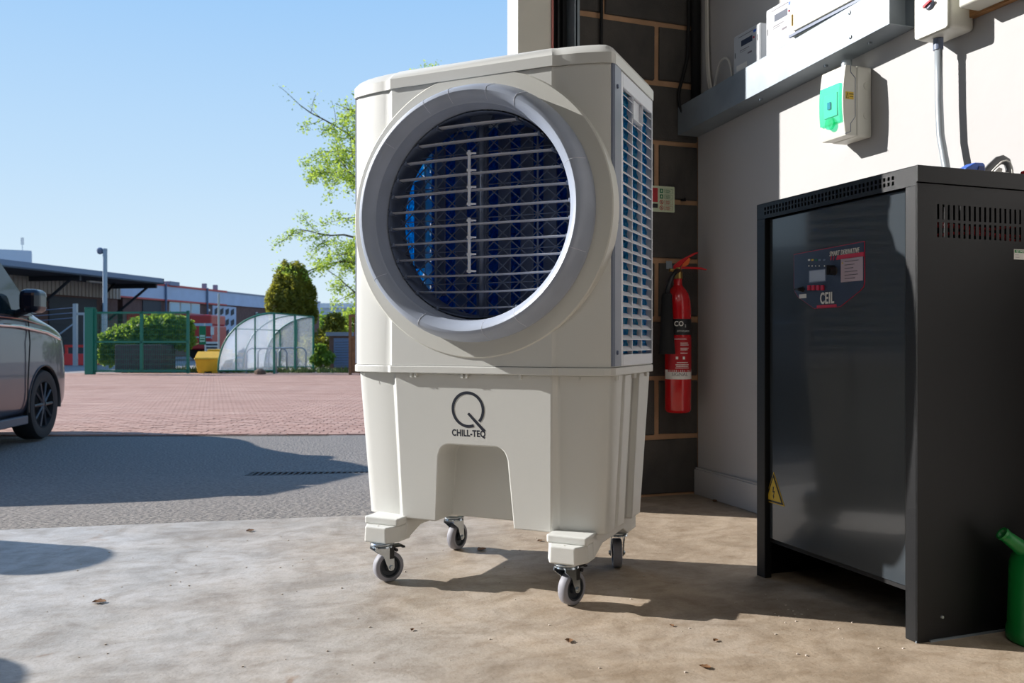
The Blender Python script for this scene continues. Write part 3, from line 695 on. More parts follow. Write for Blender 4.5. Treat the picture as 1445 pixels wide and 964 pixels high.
# quality sticker on the near side
def cs(px, py): p = onY(px, py, GY-.002)-O; return (p.x, p.z)
SM = frame_m((0,-.0022,0),(1,0,0),(0,0,1)); SM2 = frame_m((0,-.003,0),(1,0,0),(0,0,1))
a = cs(1430.5,366); qs = flat('inspection_sticker', rect(a[0],a[1],a[0]+.048,a[1]+.021), M_label, ch, SM, .0006)
flat('sticker_header', rect(a[0]+.0015,a[1]+.0135,a[0]+.0465,a[1]+.0195), M_green, qs, SM2, .0004)
text('QC PASS', 'lettering', .0062, M_label, qs, frame_m((a[0]+.0155,-.0036,a[1]+.0165),(1,0,0),(0,0,1)), ext=.0002, sx=.9)
strokes('printed_line', [(a[0]+.003,a[1]+.009,a[0]+.012,a[1]+.0095),(a[0]+.003,a[1]+.004,a[0]+.014,a[1]+.0045)], M_line, qs, SM2)
# things on the cabinet
T = GH+.002
p = onY(1372, 236, GY+.03)
bc = thing('clamp', 'blue plastic clamp lying on top of the black cabinet', 'clamp', (p.x, GY+.03, T))
MB().plate([(-.03,0),(.022,0),(.022,.017),(.016,.021),(-.004,.020),(-.03,.007)], -.012, .012).build('jaw', M_blue, bc, bevel=.002, fix=True)
MB().plate([(.0,.003),(.018,.003),(.018,.013),(.004,.013)], -.0135, -.0115).build('inset', mat('navy_plastic',(16,50,120),.5), bc, fix=True)
p = onY(1408, 230, GY+.05)
cn = thing('charging_connector', 'grey charging connector with a looped carrying handle, on the black cabinet', 'connector', (p.x, GY+.05, T))
arc = [(-.036,0,.006),(-.018,0,.022),(.0,0,.036),(.014,0,.040),(.026,0,.036),(.033,0,.020),(.034,0,.004)]
MB().tube(arc, .0055, 10, r2=.010).build('handle', mat('grey_grip',(92,94,98),.5), cn, smooth='auto')
MB().tube([(x*.90-.001,-.0105,z*.9) for x,_,z in arc], .0018, 6).build('trim', M_label, cn, smooth=True)
MB().plate([(-.022,0),(.012,0),(.018,.022),(.008,.024)], .004, .010).box(.010,.022,-.008,.008,0,.012).build('body', M_label, cn, fix=True)
cb = MB().tube([W(0,0,0)+Vector(q) for q in ((p.x+.035,GY+.02,T+.006),(p.x+.055,GY+.02,T+.012),(p.x+.085,GY+.02,T+.014),(GX+.43,GY+.08,T+.008),(GX+.44,GY+.2,T+.007))], .0055, 10).build('charging_cable', M_red, smooth=True)
tag(cb, 'thick red charging cable lying across the top of the black cabinet', 'cable')
# green jug beside the cabinet
gj = thing('oil_jug', 'green plastic pouring jug with a slanted spout, on the floor by the cabinet side', 'jug', W(1.048, 1.668), 0)
MB().lathe([(0,.0),(.066,.0),(.070,.004),(.070,.02),(.0675,.03),(.064,.15),(.060,.165),(.045,.185),(.036,.19),(.034,.19),(0,.18)], (0,0,0), 'z', 40).build('body', M_green, gj, smooth='auto', fix=True)
d_ = W(-1,0)
sp = [Vector((0,0,.165))+d_*.02, Vector((0,0,.182))+d_*.045, Vector((0,0,.205))+d_*.075, Vector((0,0,.214))+d_*.087]
spt = MB().tube(sp, [.017,.0155,.0125,.012], 18, caps=False).build('spout', M_green, gj, smooth=True); q = spt.modifiers.new('t','SOLIDIFY'); q.thickness=.0022; q.offset=-1
MB().tube([sp[3]-(sp[3]-sp[2]).normalized()*.004, sp[3]+(sp[3]-sp[2]).normalized()*.0005], .0136, 18, caps=False).build('spout_rim', M_green, gj, smooth='auto')
MB().tube([(0.03,0,.18),(.05,0,.22),(.09,0,.22),(.1,0,.15),(.066,0,.09)], .009, 10).build('handle', M_green, gj, smooth=True)
# galvanised trunking on the side wall (it sags a touch towards the front wall)
bm_near, bm_far = 1.784, WY-.002; xf = 1.689
tk = thing('cable_trunking', 'long galvanised steel cable trunking fixed along the pale wall under the meters', 'trunking', (WX, bm_near, 1.43), 0)
L_ = bm_far-bm_near; dz = -.048; hgt = .105; D = xf-WX
def sk_(y): return dz*y/L_
b = MB()
def slab(x0, x1, z0, z1, y0=0, y1=None):
    y1 = L_ if y1 is None else y1; s0, s1 = sk_(y0), sk_(y1)
    b.add([(x0,y0,z0+s0),(x1,y0,z0+s0),(x1,y1,z0+s1),(x0,y1,z0+s1),(x0,y0,z1+s0),(x1,y0,z1+s0),(x1,y1,z1+s1),(x0,y1,z1+s1)],
          [(3,2,1,0),(4,5,6,7),(0,1,5,4),(1,2,6,5),(2,3,7,6),(3,0,4,7)])
slab(D+.002, -.001, 0, .0015); slab(-.0025,-.001, 0, hgt); b.build('channel', M_galv, tk)
b = MB(); slab(D, D+.0015, -.001, hgt+.001); slab(D, -.001, hgt, hgt+.0015); b.build('lid', M_galv, tk, bevel=.0008)
b = MB(); slab(D+.0015,-.001,.0015,hgt,.035,.0365); b.build('end_cap', M_galv, tk)
for px, py in ((1199,18),(1200.5,52.5)):
    p = onX(px, py, xf)-Vector((WX,bm_near,1.43)); MB().lathe([(0,-.0035),(.0035,-.003),(.0055,-.001),(.0055,0)], (D,p.y,p.z), 'x', 14).build('rivet', M_zinc, tk, fix=True)
for y in (.12,.30,.62): MB().lathe([(0,-.006),(.006,-.006),(.007,0),(0,0)], (-.045,y,sk_(y)), 'z', 10).build('nut', M_zinc, tk, fix=True)
# meters on the trunking top
def meter(px0, px1, pyt, pyb, name_l, X=1.72, seed=0, ry=0):
    a = onX(px0, pyb, X); c2 = onX(px1, pyt, X); y0, y1 = c2.y, a.y; z0 = 1.43+hgt+.0015+sk_((y0+y1)/2-bm_near)+.004; z1 = c2.z
    o = thing('electricity_meter', name_l, 'meter', (X, y0, z0), 0, None); w = y1-y0; h = z1-z0
    MB().box(0,WX-X-.001,0,w,0,h).build('case', M_meter, o, bevel=.004)
    F = lambda e=.0005: frame_m((-e,w,0),(0,-1,0),(0,0,1))
    face = flat('face_plate', rrect(.004,.004,w-.004,h-.004,.004), mat('meter_face',(182,186,190),.5), o, F(), .0008)
    flat('display', rect(w*.30,h*.66,w*.72,h*.80), M_panelb, face, F(.0012), .0006)
    strokes('printed_line', [(w*.25,h*.56,w*.6,h*.575),(w*.25,h*.52,w*.5,h*.53),(w*.55,h*.40,w*.7,h*.44),(w*.2,h*.9,w*.75,h*.915)], M_line, face, F(.0012))
    MB().lathe([(0,-.003),(.0035,-.003),(.0035,0)], (-.001,w*.22,h*.72), 'x', 10).build('button', M_crim, face, fix=True)
    strokes('blue_mark', [(w*.76,h*.84,w*.86,h*.90)], M_blue, face, F(.0012))
    strokes('side_slot', [(w*.06,h*.45,w*.08,h*.58),(w*.90,h*.60,w*.92,h*.74)], M_blackm, face, F(.0012))
    flat('label', rect(w*.12,h*.10,w*.52,h*.24), M_label, face, F(.0012), .0005)
    return o
meter(1035.5, 1073, 31, 100, 'smaller grey electricity meter nearest the block wall, on the trunking')
meter(1081, 1124, 2-12, 80, 'larger pale electricity meter beside the white cabinet, on the trunking', X=1.715)
# white metering cabinet with hinge (runs out of the top of the frame)
a = onX(1113, 52, 1.695); c2 = onX(1215, 0, 1.695)
mcab = thing('metering_cabinet', 'cream steel cabinet with a brass hinge, above the trunking at the top', 'cabinet', (1.695, c2.y-.05, a.z), 0); wC = a.y-c2.y+.05
MB().box(.006,WX-1.695-.001,0,wC,.0,.40).build('body', M_box, mcab, bevel=.002)
MB().box(0,.005,0,wC-.02,.010,.40).build('door', M_box, mcab, bevel=.0015)
MB().box(-.001,.006,0,wC,-.004,.004).build('bottom_edge', M_mgrey, mcab)
MB().tube([(-.001,wC-.018,.028),(-.001,wC-.018,.062)], .0028, 10).build('hinge', M_brass, mcab)
# timber batten behind the isolator
bt = struct(MB().box(WX-.018, WX, .9, 1.76, 1.388, 1.418).build('trim_4', M_wood))
# consumer unit ----------------------------------------------
uy0, uy1, uz0, uz1, ud = 1.944, 2.05, 1.172, 1.372, .100
cu_ = thing('consumer_unit', 'small cream electrical enclosure with a green tinted window, under the trunking', 'enclosure', (WX, uy0, uz0), 0)
w, h = uy1-uy0, uz1-uz0
b = MB(); prof = [(-.0,-.0),(-.052,-.003),(-.060,-.006),(-.060,h+.004),(-.052,h),(-.0,h)]
MB().box(-.055,-.0005,0,w,0,h).build('base', M_box, cu_, bevel=.006, seg=3)
N = 10; fp = [(-ud+.010*(2*k/N-1)**2, h*k/N+(0 if 0<k<N else 0)) for k in range(N+1)]
b = MB(); pts = [(-.050,.002)]+[(x,z) for x,z in fp]+[(-.050,h-.002)]; n_ = len(pts)
b.add([(x,.003,z) for x,z in pts]+[(x,w-.003,z) for x,z in pts], [tuple(range(n_)), tuple(reversed(range(n_,2*n_)))]+[((i+1)%n_,i,i+n_,(i+1)%n_+n_) for i in range(n_)])
b.build('cover', M_box, cu_, bevel=.002, fix=True)
M_win = glass_mat('green_tint', (150,245,220), .04, .14)
wb = MB(); N = 8; z0w, z1w = .042, .150
for k in range(N+1):
    z = z0w+(z1w-z0w)*k/N; x = -ud+.010*(2*z/h-1)**2
    wb.v += [(x-.007,.012,z),(x-.007,w-.012,z)]
wb.f = [(2*k,2*k+1,2*k+3,2*k+2) for k in range(N)]
n0 = len(wb.v)
wb.v += [(-ud+.004,.012,z0w),(-ud+.004,w-.012,z0w),(-ud+.004,.012,z1w),(-ud+.004,w-.012,z1w)]
wb.f += [(0,1,n0+1,n0),(2*N+1,2*N,n0+2,n0+3)]+[tuple([2*k for k in range(N+1)]+[n0+2,n0]), tuple([2*k+1 for k in range(N,-1,-1)]+[n0+1,n0+3])]
wo_ = wb.build('window', M_win, cu_)
MB().lathe([(0,-.004),(.018,-.004),(.018,.004),(0,.004)], (-ud-.003,w/2,z0w+.002), 'x', 20, a0=0, a1=2*PI).build('window_tab', M_win, wo_, fix=True)
MB().box(-ud-.002,-ud+.004,.026,w-.026,.062,.128).build('breaker_row', M_label, cu_, bevel=.001)
MB().box(-ud-.006,-ud-.001,.05,.062,.085,.105).build('breaker_switch', M_blue, cu_)
SN = lambda e: frame_m((0,.003-e,0),(1,0,0),(0,0,1))
cl = flat('warning_label', rect(-.092,.103,-.064,.124), M_sticker, cu_, SN(.0002), .0006)
flat('warning_mark', [(-.0905,.1055),(-.0815,.1055),(-.086,.1225)], M_black, cl, SN(.001), .0004); flat('mark_field', [(-.089,.1065),(-.083,.1065),(-.086,.118)], M_sticker, cl, SN(.0016), .0003)
text('DANGER', 'lettering', .0045, M_black, cl, frame_m((-.0725,.001,.1175),(1,0,0),(0,0,1)), ext=.0002, sx=.8)
text('230 VOLTS', 'lettering', .003, M_black, cl, frame_m((-.0725,.001,.1105),(1,0,0),(0,0,1)), ext=.0002, sx=.8)
for z in (.06,.145): MB().lathe([(0,-.0015),(.009,-.0015),(.010,0)], (-.022,0,z), 'y', 20).lathe([(.0055,-.002),(.0065,-.002),(.0065,-.0014)], (-.022,0,z), 'y', 20).build('knockout', M_box, cu_, fix=True)
sm_ = MB().tube([(-.074,.0025,h-.002),(-.074,.0025,h-.02),(-.058,.0025,h-.035),(-.058,.0025,.055),(-.074,.0025,.035),(-.074,.0025,.012),(-.094,.0025,.004)], .0009, 6).build('moulded_seam', M_mgrey, cu_)
MB().lathe([(.013,0),(.013,.014),(.015,.014),(.015,.034),(0,.034)], (-.04,w*.55,h-.002), 'z', 16).build('gland', M_silver, cu_, smooth='auto')
# rotary isolator with its conduit -----------------------------
X = 1.70; a = onX(1293, 59, X); c2 = onX(1340, -25, X)
iy1, iy0, iz0 = a.y, onX(1341, 40, X).y, a.z
iso = thing('isolator_switch', 'cream isolator box with a red rotary handle above the cabinet', 'switch', (X, iy0, iz0), 0); w, h = iy1-iy0, .155
MB().box(0,WX-X-.001,0,w,0,h).build('box', M_box, iso, bevel=.009, seg=3)
F = lambda e=0: frame_m((-e,w,0),(0,-1,0),(0,0,1))
lid_ = flat('lid', rrect(.002,.002,w-.002,h-.002,.008), M_box, iso, F(.003), .004)
for x_, z_ in ((.014,.055),(w-.014,.055),(.014,h-.02),(w-.014,h-.02)): MB().lathe([(0,-.003),(.004,-.0025),(.004,0)], (-.003,w-x_,z_), 'x', 10).build('screw', M_zinc, lid_, fix=True)
MB().lathe([(0,-.012),(.010,-.012),(.014,-.004),(.016,0)], (-.003,w*.52,.075), 'x', 18).build('rotary_base', M_mgrey, iso, fix=True)
MB().plate([(-.012,.012),(.012,.020),(.014,.016),(-.010,.006)], -.003, .003).build('rotary_handle', M_red, iso, fix=True)
hd = [o for o in iso.children if o.name.startswith('rotary_handle')][0]; hd.location = (-.017, w*.52, .062); hd.rotation_euler = (0,0,R(-90))
flat('yellow_label', rect(w*.24,.024,w*.72,.042), M_sticker, lid_, F(.0045), .0006)
flat('label_strip', rect(w*.08,.008,w*.88,.018), M_label, lid_, F(.0045), .0006)
strokes('printed_line', [(w*.14,.0125,w*.8,.0138)], M_line, lid_, F(.0055))
strokes('printed_line', [(w*.3,.035,w*.66,.0364),(w*.3,.029,w*.6,.0302)], mat('orange_print',(200,110,30),.6), lid_, F(.0055))
pts = [onX(x, y, WX-.045) for x, y in ((1324,58),(1325,140),(1327,190),(1335,236),(1338,262))]
pts += [pts[-1]+Vector((.0,0,-.25))]
pts[0].z = iz0+.001
cd_ = MB().tube(pts, .0095, 14).build('conduit', M_silver, smooth=True)
tag(cd_, 'grey plastic conduit running down the wall from the isolator box', 'conduit')
MB().tube([pts[0]+Vector((0,0,-.002)), pts[0]+Vector((0,0,-.03))], .012, 14).build('coupler', M_mgrey, cd_, smooth='auto')
pp = onX(1352, 12, 1.70)
jb = thing('junction_box', 'pale box cut off by the top right corner of the picture', 'box', (1.70, pp.y-.11, pp.z), 0)
MB().box(0,WX-1.70-.001,0,.11,0,.1).build('case', M_box, jb, bevel=.006, seg=3)
# black and white cables in the corner --------------------------
xc = WX-.03
def cable(name, pts, r, m, label, group=None):
    # smooth the path
    P = [Vector(p) for p in pts]
    for _ in range(2):
        Q = [P[0]]
        for a, b in zip(P, P[1:]): Q += [a*.75+b*.25, a*.25+b*.75]
        P = Q+[P[-1]]
    o = MB().tube(P, r, 8).build(name, m, smooth=True); tag(o, label, 'cable', group); return o
bk1 = struct(MB().tube([(WX-.022,WY-.02,1.49),(WX-.022,WY-.02,3.0)], .018, 12).build('trim_5', M_blackm, smooth=True))
M_wc = mat('white_cable', (205,202,194), .5)
for x_, lb_ in ((.0,'pale cable running down the corner, the one nearest the block wall'),(.010,'pale cable running down the corner, the one further from the block wall')):
    cable('white_cable', [(WX-.012,WY-.075-x_,3.0),(WX-.012,WY-.075-x_,1.9),(WX-.012,WY-.078-x_,1.66),(WX-.014,WY-.095-x_,1.56),(WX-.03,WY-.14-x_,1.50+x_),(WX-.04,WY-.17,1.46)], .0048, M_wc,
          lb_, 'pale corner cables')
cable('white_cable', [(WX-.014,WY-.12,1.47),(WX-.02,WY-.15,1.56),(WX-.03,WY-.20,1.62),(WX-.035,WY-.27,1.60),(WX-.035,WY-.29,1.46)], .0042, M_wc, 'pale cable arching out of the trunking in a single loop')
cable('black_cable', [(WX-.045,WY-.012,3.0),(WX-.045,WY-.012,1.72),(WX-.07,WY-.012,1.62),(WX-.10,WY-.012,1.52),(WX-.08,WY-.03,1.45)], .007, M_blackm, 'thick black cable bending out of the wall corner into the trunking')
p = onY(847.5, 20, WY-.006)
cable('black_cable', [(p.x,WY-.008,3.2),(p.x+.004,WY-.008,1.9),(p.x,WY-.008,1.5),(p.x,WY-.008,1.2)], .0065, M_blackm, 'black cable hanging straight down the block wall beside the door track')
# fire extinguisher --------------------------------------------
fe = thing('fire_extinguisher', 'red carbon dioxide fire extinguisher with a black horn, hung on the dark block wall', 'fire extinguisher', (1.652, WY-.065, .322), TH*-1)
MB().lathe([(0,.004),(.03,0),(.044,.004),(.049,.014),(.049,.395),(.047,.42),(.040,.445),(.030,.462),(.020,.474),(.016,.48),(.016,.508),(0,.508)], (0,0,0), 'z', 40).build('cylinder', M_red, fe, smooth='auto', angle=50)
def band(name, z0, z1, m, a0, a1, r=.0495, par=fe):
    return MB().lathe([(r,z0),(r,z1)], (0,0,0), 'z', 20, a0=R(a0), a1=R(a1)).build(name, m, par, smooth=True)
b1 = band('black_label', .292, .352, M_black, -150, -8); b3 = band('printed_panel', .155, .285, mat('extinguisher_print',(172,14,26),.4), -150, -20)
b2 = band('white_label', .128, .163, M_label, -172, -8)
def wrap_text(s, size, m, par, zc, ac, r=.0503, **k):
    o = text(s, 'lettering', size, m, par, Matrix.Identity(4), ext=.0001, **k)
    for v in o.data.vertices:
        x, y, z = v.co; a = ac + x/r; rr_ = r+z; v.co = (rr_*math.cos(a), rr_*math.sin(a), zc+y)
    return o
wrap_text('CO', .026, M_label, b1, .333, R(-97), bold=.0006, sx=.9); wrap_text('2', .014, M_label, b1, .325, R(-68))
wrap_text('EXTINGUISHER', .0085, M_label, b1, .306, R(-75), sx=.9)
wrap_text('SIGNAL', .019, M_line, b2, .146, R(-92), sx=1.0)
for i, (z, w_, aa) in enumerate(((.277,.05,-90),(.262,.032,-72),(.255,.036,-70),(.243,.036,-70),(.237,.03,-73),(.225,.03,-73),(.190,.045,-80),(.182,.055,-80),(.176,.05,-80),(.170,.055,-80))):
    d0 = math.degrees(w_/.0497/2); MB().lathe([(.0498,z-.0012),(.0498,z+.0012)], (0,0,0), 'z', 6, a0=R(aa-d0), a1=R(aa+d0)).build('printed_line', M_label, b3)
for aa in (-105,-75): MB().lathe([(.0498,.202),(.0498,.212)], (0,0,0), 'z', 3, a0=R(aa-5), a1=R(aa+5)).build('pictogram', M_label, b3)
MB().lathe([(.018,.503),(.018,.528),(.013,.530),(.013,.545),(0,.545)], (0,0,0), 'z', 20).tube([(-.034,-.012,.535),(-.01,-.005,.535)], .006, 10).build('valve', M_brass, fe, smooth='auto')
MB().plate([(-.020,.538),(-.018,.553),(.005,.572),(.058,.600),(.074,.603),(.076,.599),(.040,.582),(.010,.552),(.0,.536)], -.009, .009).build('squeeze_lever', M_red, fe, bevel=.002, fix=True)
MB().plate([(.004,.536),(.016,.549),(.088,.546),(.108,.538),(.106,.534),(.084,.538),(.018,.540)], -.009, .009).build('carry_handle', M_red, fe, bevel=.002, fix=True)
MB().plate([(.010,.545),(.022,.565),(.036,.585),(.046,.578),(.038,.556),(.020,.546)], -.006, .006).build('tamper_tag', mat('orange_tag',(216,96,24),.5), fe, fix=True)
MB().tube([(0,-.012,.533),(-.016,-.040,.528),(-.036,-.054,.50),(-.048,-.056,.465),(-.050,-.056,.44)], [.008,.008,.008,.009,.012], 14).build('swivel_neck', M_black, fe, smooth=True)
MB().lathe([(.016,.445),(.019,.438),(.025,.30),(.030,.235),(.031,.222),(.028,.222),(.02,.30)], (-.052,-.058,0), 'z', 28).build('horn', M_blackm, fe, smooth='auto')
MB().box(-.03,.03,.045,.068,.30,.31).box(-.034,-.012,.055,.0618,.545,.575).build('wall_bracket', M_galv, fe)
# extinguisher identification sign -----------------------------
p = onY(951, 300, WY-.002); q = onY(951, 265, WY-.002)
sg = thing('fire_sign', 'pale extinguisher identification sign with green and red pictograms on the block wall', 'sign', (p.x-.20, WY-.005, p.z-.001), 0); w, h = .20, .098
F = lambda e=0: frame_m((0,-e,0),(1,0,0),(0,0,1))
flat('plate', rrect(0,0,w,h,.003), M_glow, sg, F(0), .002)
flat('red_field', rect(.006,.036,w-.073,h-.008), M_sred, sg, F(.0022), .0005); flat('black_field', rect(.006,.014,w-.073,.030), M_black, sg, F(.0022), .0005)
text('CARBON DIOXIDE', 'lettering', .011, M_glow, sg, frame_m((.066,-.003,.072),(1,0,0),(0,0,1)), ext=.0003, sx=.8) 
for i, m in enumerate((M_greend, M_greend, M_sred, M_sred)):
    z = h-.018-i*.0215
    if i < 2: pc_ = flat('pictogram', rect(w-.064,z-.008,w-.050,z+.008), m, sg, F(.0022), .0005); flat('symbol', [(w-.060,z-.004),(w-.054,z-.004),(w-.055,z+.003),(w-.058,z+.005)], M_glow, pc_, F(.0028), .0004)
    else:
        MBc = MB().lathe([(.006,-.0028),(.0085,-.0028)], (w-.057,0,z), 'y', 20); pc_ = MBc.build('pictogram', m, sg); flat('symbol', [(w-.060,z-.003),(w-.054,z-.003),(w-.057,z+.004)], M_black, pc_, F(.0028), .0004)
        flat('bar', [(w-.0625,z+.0045),(w-.0615,z+.0055),(w-.0515,z-.0045),(w-.0525,z-.0055)], m, pc_, F(.0034), .0003)
    strokes('text_box', [(w-.044,z-.008,w-.008,z-.0074),(w-.044,z+.0074,w-.008,z+.008),(w-.0446,z-.008,w-.044,z+.008),(w-.0086,z-.008,w-.008,z+.008),(w-.040,z+.003,w-.022,z+.0045),(w-.040,z-.001,w-.018,z+.0005),(w-.040,z-.005,w-.022,z-.0035)], m, sg, F(.0022))
p = onY(965,282,WY-.01); hk_ = MB().tube([(p.x,WY,p.z),(p.x,WY-.02,p.z-.002),(p.x-.003,WY-.022,p.z+.006)], .004, 6).box(p.x-.008,p.x+.012,WY-.006,WY,p.z-.004,p.z+.004).build('wall_hook', M_blackm); tag(hk_, 'small black hook screwed into the block wall beside the sign', 'hook')
# fallen leaves and grit on the slab ----------------------------
M_leaf = mat('dry_leaf', (134,96,62), .8, var=.4, vscale=60)
def leaf(px, py, s, rot, m, lab, grp=None):
    Z = 1200*EYE/(py-482); p = W((px-722.5)/1200*Z, Z, 0.0); b = MB(); N = 6
    for k in range(N+1):
        t = k/N; wdt = s*.42*math.sin(PI*min(1,t*1.02))**.8*(1 if k%2 else .72); curl = s*.25*(t-.5)**2
        b.v += [((t-.5)*s, -wdt, .002+curl+wdt*.3), ((t-.5)*s, 0, .001+curl), ((t-.5)*s, wdt, .002+curl+wdt*.4)]
    b.f = [(3*k+j,3*k+3+j,3*k+4+j,3*k+1+j) for k in range(N) for j in (0,1)]
    o = b.build('fallen_leaf', m, smooth=True); o.location = p; o.rotation_euler = (0,0,rot); tag(o, lab, 'leaf', grp)
G_ = 'small dry leaves scattered on the concrete slab'
for (x,y,s,r_,lb_) in ((353,750,.026,.3,'small dark dry leaf lying alone near the edge of the slab'),(803,906,.022,1.2,'pale curled leaf on the floor just below the front right castor'),
    (995,943,.022,2.2,'pale dry leaf lowest on the floor, towards the charger cabinet'),(140,851,.030,-.1,'long thin dry leaf on the bare floor at the far left'),(680,777,.034,.5,'crumpled brown leaf beside the rear left castor, at the shadow edge'),
    (582,890,.012,1,'tiny dry leaf on the floor below the front left castor'),(744,744,.016,.6,'reddish leaf under the water tank, upper one of two'),(762,764,.018,.2,'small leaf under the water tank, lower one of two'),
    (1010,905,.014,.4,'tiny leaf on the sunlit floor in front of the charger cabinet'),(948,884,.012,1.7,'tiny leaf on the sunlit floor beside the cooler shadow edge'),(1010,708,.03,.2,'dry leaf lying in the corner by the pale skirting')):
    leaf(x, y, s, r_, M_leaf, lb_, G_)
random.seed(21)
gm = MB()
for i in range(190):
    if i < 165: Z = random.uniform(1.5, 3.0); l = random.uniform(-.55,.55)*Z; p = W(l, Z)
    else: p = Vector((random.gauss(1.20,.05), random.uniform(1.28,1.7), 0)); 
    if p.x > 1.27 and p.y > 1.28 or p.y > 2.8: continue
    s = random.uniform(.0006,.0021); gm.box(p.x-s,p.x+s,p.y-s*.8,p.y+s*.8,0,s*1.1)
g = gm.build('floor_grit', mat('pale_grit',(190,180,168),.9)); tag(g, 'pale grit and dust specks scattered over the slab', 'grit'); g['kind'] = 'stuff'
# added fill lights under the ceiling, out of view behind the camera
for i, (x_, y_) in enumerate(((-2.5,-1.2),(.2,-1.2),(-2.5,-3.8),(.2,-3.8))):
    ld = bpy.data.lights.new('fill_lamp', 'AREA'); ld.shape = 'RECTANGLE'; ld.size = 1.5; ld.size_y = 1.2; ld.energy = FILL; ld.color = (1,.97,.92)
    lo = bpy.data.objects.new('fill_lamp', ld); C.objects.link(lo); lo.location = (x_, y_, 4.15)

for (l_, d_, h_, lb_) in ((-2.43,2.60,.60,'grey drum out of view on the left, added to cast a shadow on the slab, further one'),(-2.18,1.74,.60,'grey drum out of view on the left, added to cast a shadow on the slab, nearer one')):  # invented drums outside the view, added only for their rounded shadows
    dr_ = thing('shadow_drum', lb_, 'drum', W(l_, d_, 0), 0, 'added shadow-casting drums')
    MB().lathe([(0,0),(.15,0),(.155,.01),(.15,.02),(.15,.19),(.156,.2),(.15,.21),(.15,.39),(.156,.4),(.15,.41),(.15,h_-.02),(.155,h_-.01),(.15,h_),(.14,h_-.01),(0,h_-.01)], (0,0,0), 'z', 32).build('barrel', M_silver, dr_, smooth='auto')
# ---------------------------------------------------------------- leaves and trees
def leaf_cloud(pts, size, m, name, parent, kind='stuff'):
    v = []; f = []
    for p in pts:
        a = random.uniform(0, 2*PI); el = random.uniform(-.9,.9); s = size*random.uniform(.6,1.3)
        u = Vector((math.cos(a)*math.cos(el), math.sin(a)*math.cos(el), math.sin(el))); w = u.orthogonal().normalized()
        w.rotate(Matrix.Rotation(random.uniform(0,PI), 3, u)); o = len(v)
        v += [p-u*s, p+w*s*.5, p+u*s, p-w*s*.5]; f.append((o,o+1,o+2,o+3))
    me = bpy.data.meshes.new(name); me.from_pydata([tuple(x) for x in v], [], f); me.materials.append(m)
    o = bpy.data.objects.new(name, me); C.objects.link(o); o.parent = parent
    if kind: o['kind'] = kind
    return o
def rnd_dir():
    while True:
        p = Vector((random.uniform(-1,1),random.uniform(-1,1),random.uniform(-1,1)))
        if .05 < p.length < 1: return p.normalized()
M_bark = mat('bark', (88,76,62), .9, var=.4, vscale=10)
def leaf_mat(name, c, ct, c2):
    m = translucent_mat(name, c, ct, .45, 5, 0); n = m.node_tree
    p = [x for x in n.nodes if x.type == 'BSDF_PRINCIPLED'][0]; p.inputs['Roughness'].default_value = .55
    t = n.nodes.new('ShaderNodeTexNoise'); t.inputs['Scale'].default_value = 1.3; tc = n.nodes.new('ShaderNodeTexCoord')
    n.links.new(tc.outputs['Object'], t.inputs['Vector']); mx = n.nodes.new('ShaderNodeMix'); mx.data_type = 'RGBA'
    mx.inputs[6].default_value = lin(c); mx.inputs[7].default_value = lin(c2); n.links.new(t.outputs['Fac'], mx.inputs[0]); n.links.new(mx.outputs[2], p.inputs['Base Color'])
    return m
M_lf1 = leaf_mat('spring_leaf', (138,166,68), (200,220,90), (108,140,56))
M_lf2 = leaf_mat('conifer_leaf', (140,136,54), (170,165,56), (70,90,40))
M_lf3 = leaf_mat('laurel_leaf', (108,138,52), (160,190,62), (52,86,38))
# big spring tree, mostly behind the cooler
bt_ = thing('broadleaf_tree', 'tall spring tree with fresh airy green leaves rising behind the cooler', 'tree', W(-2.95, 34, Z0), -TH)
random.seed(11)
tb = MB(); tips = []
def grow(p, d, L_, r, depth):
    P = [p]; q = p.copy(); dd = d.copy(); n_ = 4
    for k in range(n_):
        dd = (dd+rnd_dir()*.18+Vector((0,0,.04))).normalized(); q = q+dd*L_/n_; P.append(q.copy())
    tb.tube(P, [r*(1-.5*k/n_) for k in range(n_+1)], 5 if depth < 2 else 3, caps=False)
    if depth >= 2:
        tips.extend(P[1:]); return
    for k in range(6):
        nd = (dd*.7+rnd_dir()*.8).normalized(); grow(P[1+k%4], nd, L_*random.uniform(.38,.55), r*.45, depth+1)
tb.tube([(0,0,0),(.1,0,3),(-.1,.1,6),(.1,0,9),(0,0,11.6)], [.26,.2,.15,.09,.02], 8, caps=False)
for k in range(34):
    z = 2.4+k*.27; a = k*2.4; Lr = 4.6*min(1,.75+z*.04)*(1 if z < 7 else max(.24, 1-(z-7)/5)); el = .12+.5*(z/11)
    grow(Vector((0,0,z-.4)), Vector((math.cos(a),math.sin(a),el)).normalized(), Lr, .085, 0)
tb.build('trunk', M_bark, bt_, smooth=True)
pts = []
for t in tips:
    if t.z < 1.2: continue
    n_ = int((36 if t.x < 0 else 12)*(1 if t.z < 9.6 else .15)); c0 = t+rnd_dir()*.1
    for _ in range(n_): pts.append(c0+rnd_dir()*random.random()**.7*.34)
print('tips', len(tips), 'leaves', len(pts))
leaf_cloud(pts, .062, M_lf1, 'foliage', bt_)
random.seed(5)
